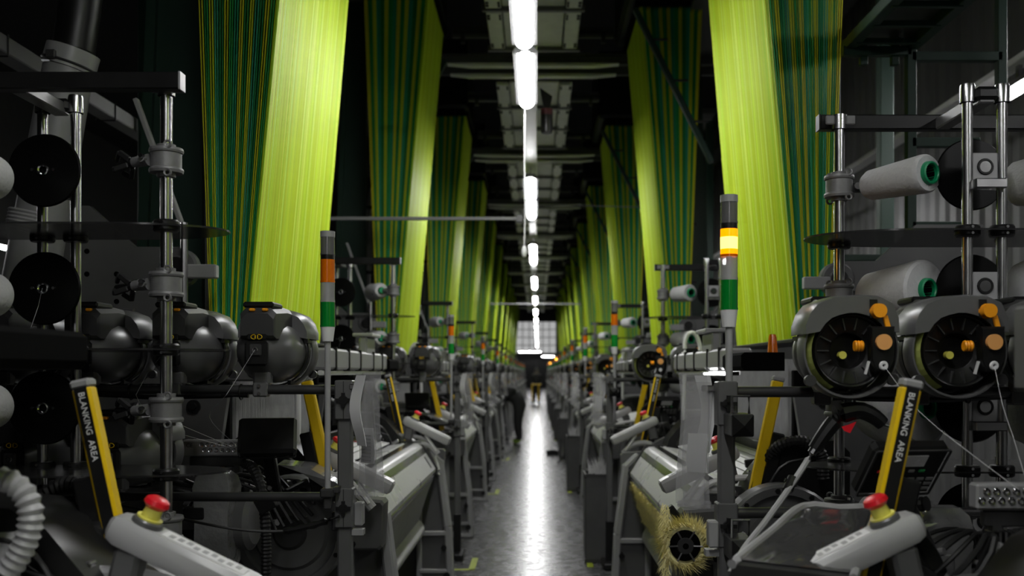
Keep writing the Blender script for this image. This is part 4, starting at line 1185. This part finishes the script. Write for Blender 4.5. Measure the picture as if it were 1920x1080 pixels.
def scaffold():
    Y = 5.5
    o = single('access_platform', (2.1, Y, 2.17), 'dark green tubular access platform frame beside the corrugated wall', 'platform')
    L = o.location
    def t(name, p0, p1, wd=.05):
        b = MB(L); b.bar(p0, p1, wd, wd, .003); b.build(name, 'green_column', o)
    t('upright', (2.03, Y, 2.15), (2.03, Y, 8.0)); t('upright', (2.52, Y, 3.03), (2.52, Y, 8.0))
    t('crossbar', (2.03, Y, 3.26), (2.52, Y, 3.26)); t('crossbar', (1.66, Y, 3.29), (2.03, Y, 3.29))
    t('crossbar', (2.03, Y, 2.795), (2.40, Y, 2.795)); t('crossbar', (2.03, Y, 2.34), (2.30, Y, 2.34)); t('crossbar', (1.63, Y, 2.17), (2.03, Y, 2.17), .035)
    t('crossbar', (1.63, Y, 2.17), (1.63, Y, 3.29), .03)
    t('side_rail', (1.70, 3.4, 3.33), (1.70, 5.55, 3.33), .06); t('side_rail', (2.04, 3.4, 3.33), (2.04, 5.55, 3.33), .06)
    for i in range(8): t('rung', (1.70, 3.5 + .27 * i, 3.31), (2.04, 3.5 + .27 * i, 3.31), .03)
    for x in (1.78, 1.95): t('hook', (x, Y + .02, 3.36), (x, Y + .02, 3.22), .04)
    b = MB(L); b.box((1.87, 4.45, 3.36), (.34, 2.1, .012)); b.build('deck', 'box_steel', o)
scaffold()

def air_gun():
    o = single('air_gun', at(1590, 790, 2.85), 'black air gun with red trigger hanging below the first feeder', 'air gun')
    L = o.location
    y = 2.85
    A = lambda px, py, dy=0: at(px, py, y + dy)
    b = MB(L); b.tube(spline([A(1568, 778), A(1590, 772), A(1615, 770), A(1640, 782), A(1655, 795)], .02), .02, 10, rf=lambda i: .03 - .0012 * i); b.build('barrel', 'black_paint', o)
    b = MB(L); b.tube(spline([A(1572, 782), A(1556, 800), A(1540, 822), A(1527, 842)], .015), .018, 10, rf=lambda i: .024 - .0008 * i); b.build('grip', 'black_paint', o)
    b = MB(L); b.cyl(A(1655, 795), A(1690, 808), .004, n=8); b.build('nozzle', 'steel', o)
    b = MB(L); b.loft([[A(1578, 800, d), A(1592, 796, d), A(1606, 790, d), A(1594, 812, d), A(1583, 808, d)] for d in (-.02, .012)]); b.build('trigger', 'red', o)
    b = MB(L); b.cyl(A(1527, 842), A(1522, 850), .013, n=10); b.build('coupling', 'steel', o)
    b = MB(L); b.tube(spline([A(1522, 850), A(1506, 876), at(1470, 930, 2.8), at(1430, 985, 2.7), at(1395, 1030, 2.6), at(1370, 1075, 2.55)], .03), .009, 8); h = b.build('air_hose', 'hose_grey', o)
    b = MB(L); b.cyl(at(1487, 896, 2.84), at(1476, 920, 2.82), .015, n=10); b.cyl(at(1484, 902, 2.84), at(1481, 908, 2.84), .019, n=10); b.build('hose_coupling', 'black_paint', h)
    b = MB(L); b.tube(spline([A(1600, 772), A(1602, 752), A(1596, 738), A(1588, 742)], .01), .004, 6); b.build('hook', 'black_paint', o)
air_gun()

def foreground_right():
    o = single('covered_panel', at(1500, 1040, 2.3), 'dark panel under shiny plastic with a pale rim, by the lit tower', 'panel')
    L = o.location
    q = [at(1372, 1058, 2.2), at(1505, 950, 2.6), at(1640, 956, 2.62), at(1600, 1085, 2.2)]
    n = (q[1] - q[0]).cross(q[3] - q[0]).normalized()
    if n.z < 0: n = -n
    b = MB(L); b.loft([[p - n * .03 for p in q], [p for p in q]]); b.build('panel_body', 'grey_dark', o)
    cen = sum(q, V()) / 4
    qi = [cen + (p - cen) * .9 + n * .004 for p in q]
    b = MB(L)
    N = 10; g = []
    rnd = random.Random(4)
    for i in range(N + 1):
        for j in range(N + 1):
            s, t = i / N, j / N
            p = (qi[0] * (1 - s) + qi[3] * s) * (1 - t) + (qi[1] * (1 - s) + qi[2] * s) * t
            ed = min(s, 1 - s, t, 1 - t)
            g.append(p + n * (rnd.uniform(-.004, .004) if ed > 0 else 0))
    b.add(g, [(i * (N + 1) + j, (i + 1) * (N + 1) + j, (i + 1) * (N + 1) + j + 1, i * (N + 1) + j + 1) for i in range(N) for j in range(N)])
    b.build('plastic_cover', 'gloss_dark', o, sharp=None)
    b = MB(L); b.tube(spline([q[0], q[0].lerp(q[1], .5), q[1], q[1].lerp(q[2], .5), q[2], q[2].lerp(q[3], .5), q[3]], .03), .011, 8); b.build('rim', 'grey_light', o)
    b = MB(L); b.bar(cen - n * .02, V((cen.x + .05, cen.y + .05, .86)), .06, .05, .006); b.build('panel_leg', 'grey_dark', o)

    # fuzzy selvedge on the loom beyond
    U = UR(1)
    rnd = random.Random(8)
    o = single('selvedge_fringe', U @ V((-.70, 2.3, .62)), 'pale yellow fuzzy selvedge fringe hanging under the breast cover', 'fringe')
    L = o.location
    b = MB(L); c0 = MB(L)
    for i in range(9000):
        y = rnd.uniform(1.25, 3.35); t = rnd.random()
        p = V((-.682 - .085 * t, y, .80 - .32 * t))
        p = V((-.680 - .075 * t, y, .81 - .24 * t))
        d = V((rnd.uniform(.1, .9), rnd.uniform(-.8, .8), rnd.uniform(-1.4, .1))).normalized() * rnd.uniform(.015, .055)
        b.add([U @ p, U @ (p + V((0, .008, .002))), U @ (p + d)], [(0, 1, 2)])
    b.build('fringe_yarn', 'fringe', o, kind='stuff', sharp=None)
    NY, NZ = 110, 9
    g = []
    for i in range(NY + 1):
        for j in range(NZ + 1):
            t = j / NZ
            ph = math.sin(i * .9 + j * 1.3) * .008 + rnd.uniform(-.008, .008)
            g.append(U @ V((-.676 - .075 * t + ph, 1.25 + 2.1 * i / NY, .815 - .26 * t + rnd.uniform(-.008, .008))))
    c0.add(g, [(i * (NZ + 1) + j, (i + 1) * (NZ + 1) + j, (i + 1) * (NZ + 1) + j + 1, i * (NZ + 1) + j + 1) for i in range(NY) for j in range(NZ)])
    c0.build('fringe_band', 'fringe', o)
    # roll of fringe
    o = single('fringe_roll', at(1282, 1020, 3.98), 'spiky ring of pale yellow fringe wound on a black core', 'fringe roll')
    L = o.location
    c = at(1282, 1020, 3.98)
    b = MB(L); b.lathe([(.001, -.05), (.055, -.05), (.06, -.04), (.06, .08), (.001, .08)], c, (0, 1, 0), 24); b.build('core', 'black_matte', o)
    b = MB(L); b.lathe([(.012, -.055), (.03, -.055), (.034, -.05)], c, (0, 1, 0), 18); b.build('hub', 'grey_dark', o)
    for i in range(6):
        a = 2 * PI * i / 6
        n = V((math.cos(a), 0, math.sin(a)))
        b = MB(L); b.cyl(c + n * .03 + V((0, -.052, 0)), c + n * .066 + V((0, -.06, 0)), .0035, n=6); b.build('pin', 'grey_paint', o)
    b = MB(L); b.ring(c + V((0, -.02, 0)), (0, 1, 0), .072, .016, 28, 8); b.build('wound_yarn', 'fringe', o)
    b = MB(L)
    for i in range(1500):
        a = rnd.uniform(0, 2 * PI); r = rnd.uniform(.066, .086)
        n = V((math.cos(a), 0, math.sin(a))); tg = V((-math.sin(a), 0, math.cos(a)))
        p = c + n * r + V((0, rnd.uniform(-.05, .05), 0))
        d = (n * rnd.uniform(.3, 1) + tg * rnd.uniform(.2, .9) + V((0, rnd.uniform(-.5, .3), 0))).normalized() * rnd.uniform(.02, .065)
        b.add([p, p + V((0, .005, 0)) + tg * .003, p + d], [(0, 1, 2)])
    b.build('fringe_yarn', 'fringe', o, kind='stuff', sharp=None)
    b = MB(L)
    for i in range(500):
        t = rnd.random()
        p = c + V((-.075 + rnd.uniform(-.014, .014), rnd.uniform(-.05, .02), -.16 + .32 * t))
        d = V((rnd.uniform(-1, .3), rnd.uniform(-.5, .2), -rnd.uniform(.3, 1.2))).normalized() * rnd.uniform(.02, .045)
        b.add([p, p + V((.004, 0, .002)), p + d], [(0, 1, 2)])
    b.build('fringe_tail', 'fringe', o, kind='stuff', sharp=None)
    b = MB(L); b.cyl(c, c + V((.25, .02, .0)), .02, n=10); b.bar(c + V((-.05, .06, .14)), c + V((.04, .06, .02)), .05, .03, .005); b.build('roll_arm', 'black_paint', o)
foreground_right_mats = mat('gloss_dark', 0.05, 0.10, var=0.3, scale=8, coat=1.0, bump=0.25)
foreground_right()

def foreground_left():
    y = 2.1
    A = lambda px, py, d=0: at(px, py, y + d)
    b = MB(A(20, 1075)); b.hose([A(-60, 935), A(-25, 905), A(12, 900), A(45, 925), A(58, 965), A(50, 1010), A(30, 1050), A(5, 1085)], .027, .016, 12, .22)
    o = b.build('ribbed_conduit', 'hose_grey'); o.location = A(20, 1075)
    tag(o, 'thick ribbed grey conduit arching at the loom before the empty-armed stand', 'conduit')
    b = MB(o.location); b.cyl(A(14, 1072), A(-5, 1100), .034, n=14); b.build('conduit_nut', 'black_paint', o)
    c = A(35, 1050, .12)
    b = MB(c); b.loft([[c + V((x * k, yy * k, z)) for x, yy in ((-.07, -.05), (.035, -.055), (.05, .05), (-.06, .06))] for z, k in ((-.12, .9), (-.06, 1.05), (.0, 1.0), (.05, .85), (.07, .5))])
    o = b.build('bagged_motor', 'film_white'); o.location = c
    tag(o, 'pale motor wrapped in shiny plastic beside the ribbed conduit', 'motor')
    b = MB(c); b.box(c + V((0, 0, -.2)), (.08, .08, .2), ch=.01); b.build('motor_foot', 'grey_dark', o)
mat('film_white', 0.42, 0.15, var=0.25, scale=14, coat=1.0, bump=0.8)
foreground_left()

def yarns():
    def yarn(pts, lab):
        c = pts[0]
        b = MB(c); b.tube(spline(pts, .08), .0009, 4); o = b.build('weft_yarn', 'yarn_white'); o.location = c
        tag(o, lab, 'yarn')
    m, r = UL(0), UR(0)
    c = .135
    for i in range(3):
        f = m @ V((-.91 - .30 * i, -.085, 1.49 + c))
        e = m @ V((-1.16 - .02 * i, .57, 1.25))
        yarn([f, f + V((-.08, -.05, -.15)), f.lerp(e, .5) + V((-.10, -.10, -.05)), e], 'fine white yarn of the feeder %s, by the empty-armed stand' % ORD[i])
    f = r @ V((-.91 - .072, .352, 1.475 + c - .042))
    yarn([f, at(1722, 770, 2.60), at(1800, 835, 2.5), at(1910, 918, 2.4)], 'slack white yarn from the first feeder eye, by the lit tower')
    f = r @ V((-1.21 - .072, .352, 1.475 + c - .042))
    yarn([f, at(1880, 760, 2.62), at(1900, 820, 2.55), at(1925, 905, 2.45)], 'slack white yarn from the second feeder eye, by the lit tower')
mat('yarn_white', 0.5, 0.7, var=0.05)
yarns()

def led_on_right():
    # the strip under the trunk of the loom beyond the lit tower is switched on
    p = UR(1) @ V((-.96, 2.95, 1.542))
    b = MB(p); b.box(p, (.03, .80, .012), ch=.003); o = b.build('strip_lamp', 'led'); o.location = p
    tag(o, 'glowing white strip lamp under the cable trunk one loom beyond the tower', 'strip lamp')
    for s in (-1, 1):
        b = MB(p); b.box(p + V((0, s * .41, .002)), (.034, .03, .018), ch=.003); b.build('end_cap', 'grey_dark', o)
led_on_right()

def person(name, loc, rz, J, label, hairc='hair'):
    E = [('pel', 'chest'), ('chest', 'neck'), ('neck', 'head'), ('head', 'crown')]
    for s in 'lr':
        E += [('chest', 'sh' + s), ('sh' + s, 'el' + s), ('el' + s, 'wr' + s), ('wr' + s, 'pa' + s), ('pel', 'hip' + s), ('hip' + s, 'kn' + s), ('kn' + s, 'an' + s), ('an' + s, 'to' + s)]
    RAD = dict(pel=.19, chest=.20, neck=.08, head=.12, crown=.09, sh=.11, el=.075, wr=.038, pa=.036, hip=.145, kn=.10, an=.075, to=.055)
    pts, idx, rad = [], {}, []
    def add(k, p, r): idx[k] = len(pts); pts.append(V(p)); rad.append(r)
    for k, p in J.items(): add(k, p, RAD.get(k) or RAD[k[:-1]])
    edges = [(idx[a], idx[b]) for a, b in E]
    for s in 'lr':
        w_, h = V(J['wr' + s]), V(J['pa' + s]); d = (h - w_).normalized(); sd = d.cross(V((0, 0, 1))).normalized()
        for q, (o_, L) in enumerate(((-.026, .065), (-.009, .08), (.009, .075), (.026, .06))):
            add('f%s%d' % (s, q), h + sd * o_ + d * .03, .009); add('g%s%d' % (s, q), h + sd * o_ * 1.1 + d * (.03 + L) + V((0, 0, -.02)), .008)
            edges += [(idx['pa' + s], idx['f%s%d' % (s, q)]), (idx['f%s%d' % (s, q)], idx['g%s%d' % (s, q)])]
        add('t' + s, h + sd * (.055 if s == 'l' else -.055) + d * .02, .010); edges.append((idx['pa' + s], idx['t' + s]))
    me = bpy.data.meshes.new('figure'); me.from_pydata(pts, edges, [])
    t = bpy.data.objects.new('figure', me); C.objects.link(t)
    sk = t.modifiers.new('skin', 'SKIN')
    sk.use_smooth_shade = True
    if not me.skin_vertices: 
        import bmesh
        bm = bmesh.new(); bm.from_mesh(me); bm.verts.layers.skin.verify(); bm.to_mesh(me); bm.free()
    for i, sv in enumerate(me.skin_vertices[0].data):
        sv.radius = (rad[i], rad[i]); sv.use_root = (i == idx['pel'])
    ss = t.modifiers.new('sub', 'SUBSURF'); ss.levels = 2; ss.render_levels = 2
    bpy.context.view_layer.update()
    mm = bpy.data.meshes.new_from_object(t.evaluated_get(bpy.context.evaluated_depsgraph_get()))
    bpy.data.objects.remove(t)
    mm.materials.clear()
    for k in ('clothes_black', 'skin', 'shoe'): mm.materials.append(MATS[k])
    hd = V(J['head'])
    for p in mm.polygons:
        c = p.center
        if (c - hd).length < .17 and c.z > V(J['neck']).z - .02: p.material_index = 1
        elif min((c - V(J['pal'])).length, (c - V(J['par'])).length) < .075: p.material_index = 1
        elif c.z < .09: p.material_index = 2
    o = bpy.data.objects.new(name, mm); C.objects.link(o)
    o.location = loc; o.rotation_euler = (0, 0, rz)
    tag(o, label, 'person')
    f = V(J['face']) if 'face' in J else V((0, -1, 0))
    return o, hd
mat('shoe', (0.12, 0.2, 0.01), 0.6)
def face(o, hd, fwd):
    fwd = V(fwd).normalized(); sd = fwd.cross(V((0, 0, 1))).normalized(); up = sd.cross(fwd)
    b = MB(); b.sphere(hd + up * .05 - fwd * .02, .115, 14, (1, 1, .95)); b.build('hair', 'hair', o)
    for s in (-1, 1):
        b = MB(); b.sphere(hd + fwd * .098 + sd * .033 * s + up * .01, .011, 8); b.build('eye', 'print', o)
        b = MB(); b.sphere(hd + sd * .102 * s - up * .01, .022, 8, (.6, 1, 1.3)); b.build('ear', 'skin', o)
    b = MB(); b.sphere(hd + fwd * .112 - up * .02, .017, 8, (1, 1, 1.4)); b.build('nose', 'skin', o)
    b = MB(); b.sphere(hd + fwd * .098 - up * .058, .017, 8, (1.4, 1, .4)); b.build('mouth', 'dark_red', o)
def people():
    J = {'pel': (.04, 0, .90), 'chest': (-.20, 0, 1.14), 'neck': (-.31, 0, 1.22), 'head': (-.41, 0, 1.25), 'crown': (-.46, 0, 1.29)}
    for s, q in (('l', -1), ('r', 1)):
        J.update({'sh' + s: (-.20, q * .19, 1.15), 'el' + s: (-.34, q * .22, .95), 'wr' + s: (-.55, q * .16, .98), 'pa' + s: (-.62, q * .15, .99),
                  'hip' + s: (.04, q * .09, .84), 'kn' + s: (-.01, q * .11, .46), 'an' + s: (.03, q * .11, .09), 'to' + s: (-.11, q * .13, .045)})
    o, hd = person('person', (-.40, 22.0, 0), 0, J, 'person in black clothes bending over a loom, hands reaching down')
    face(o, hd, (-.8, 0, -.5))
    J = {'pel': (0, 0, .95), 'chest': (0, 0, 1.30), 'neck': (0, -.01, 1.48), 'head': (0, -.03, 1.60), 'crown': (0, -.02, 1.68)}
    for s, q in (('l', -1), ('r', 1)):
        J.update({'sh' + s: (q * .18, 0, 1.38), 'el' + s: (q * .25, .02, 1.10), 'wr' + s: (q * .22, -.16, .96), 'pa' + s: (q * .20, -.23, .95),
                  'hip' + s: (q * .09, 0, .88), 'kn' + s: (q * .10, -.02, .48), 'an' + s: (q * .11, .03, .09), 'to' + s: (q * .12, -.11, .045)})
    o, hd = person('person', (0.0, 50.0, 0), 0, J, 'person in dark clothes standing in the aisle behind a yellow trolley')
    face(o, hd, (0, -1, 0))
    t = single('hand_trolley', (-.12, 49.5, 0), 'yellow tubular hand trolley standing in the aisle before a person', 'trolley')
    L = t.location
    b = MB(L)
    for x in (-.22, .10): b.cyl((x, 49.5, .1), (x, 49.5, .95), .03, n=10)
    b.build('upright', 'yellow', t)
    b = MB(L); b.cyl((-.22, 49.5, .96), (.22, 49.5, .96), .03, n=10); b.build('handle', 'yellow', t)
    b = MB(L); b.box((-.06, 49.3, .13), (.5, .6, .04), ch=.01); b.build('deck', 'black_paint', t)
    for x in (-.25, .13):
        for y in (49.1, 49.5):
            b = MB(L); b.cyl((x - .02, y, .06), (x + .02, y, .06), .06, n=14); b.build('wheel', 'rubber', t)
    # pedal box with a looped cable on the floor
    c = V((.30, 19.0, 0))
    t = single('pedal_box', c, 'small black pedal box with looped cable on the aisle floor', 'pedal')
    b = MB(c); b.box(c + V((0, 0, .05)), (.24, .2, .09), ch=.02); b.build('housing', 'black_paint', t)
    b = MB(c); b.box(c + V((0, -.06, .11)), (.12, .12, .02), M.Rotation(R(15), 3, 'X'), .004); b.build('pedal', 'grey_dark', t)
    b = MB(c); b.tube(spline([c + V((.1, 0, .05)), c + V((.14, -.5, .02)), c + V((.10, -1.2, .02)), c + V((.06, -1.8, .02)), c + V((.12, -2.1, .12)), c + V((.16, -1.6, .25)), c + V((.15, -1.2, .38))], .06), .012, 6); b.build('cable', 'rubber', t)
people()
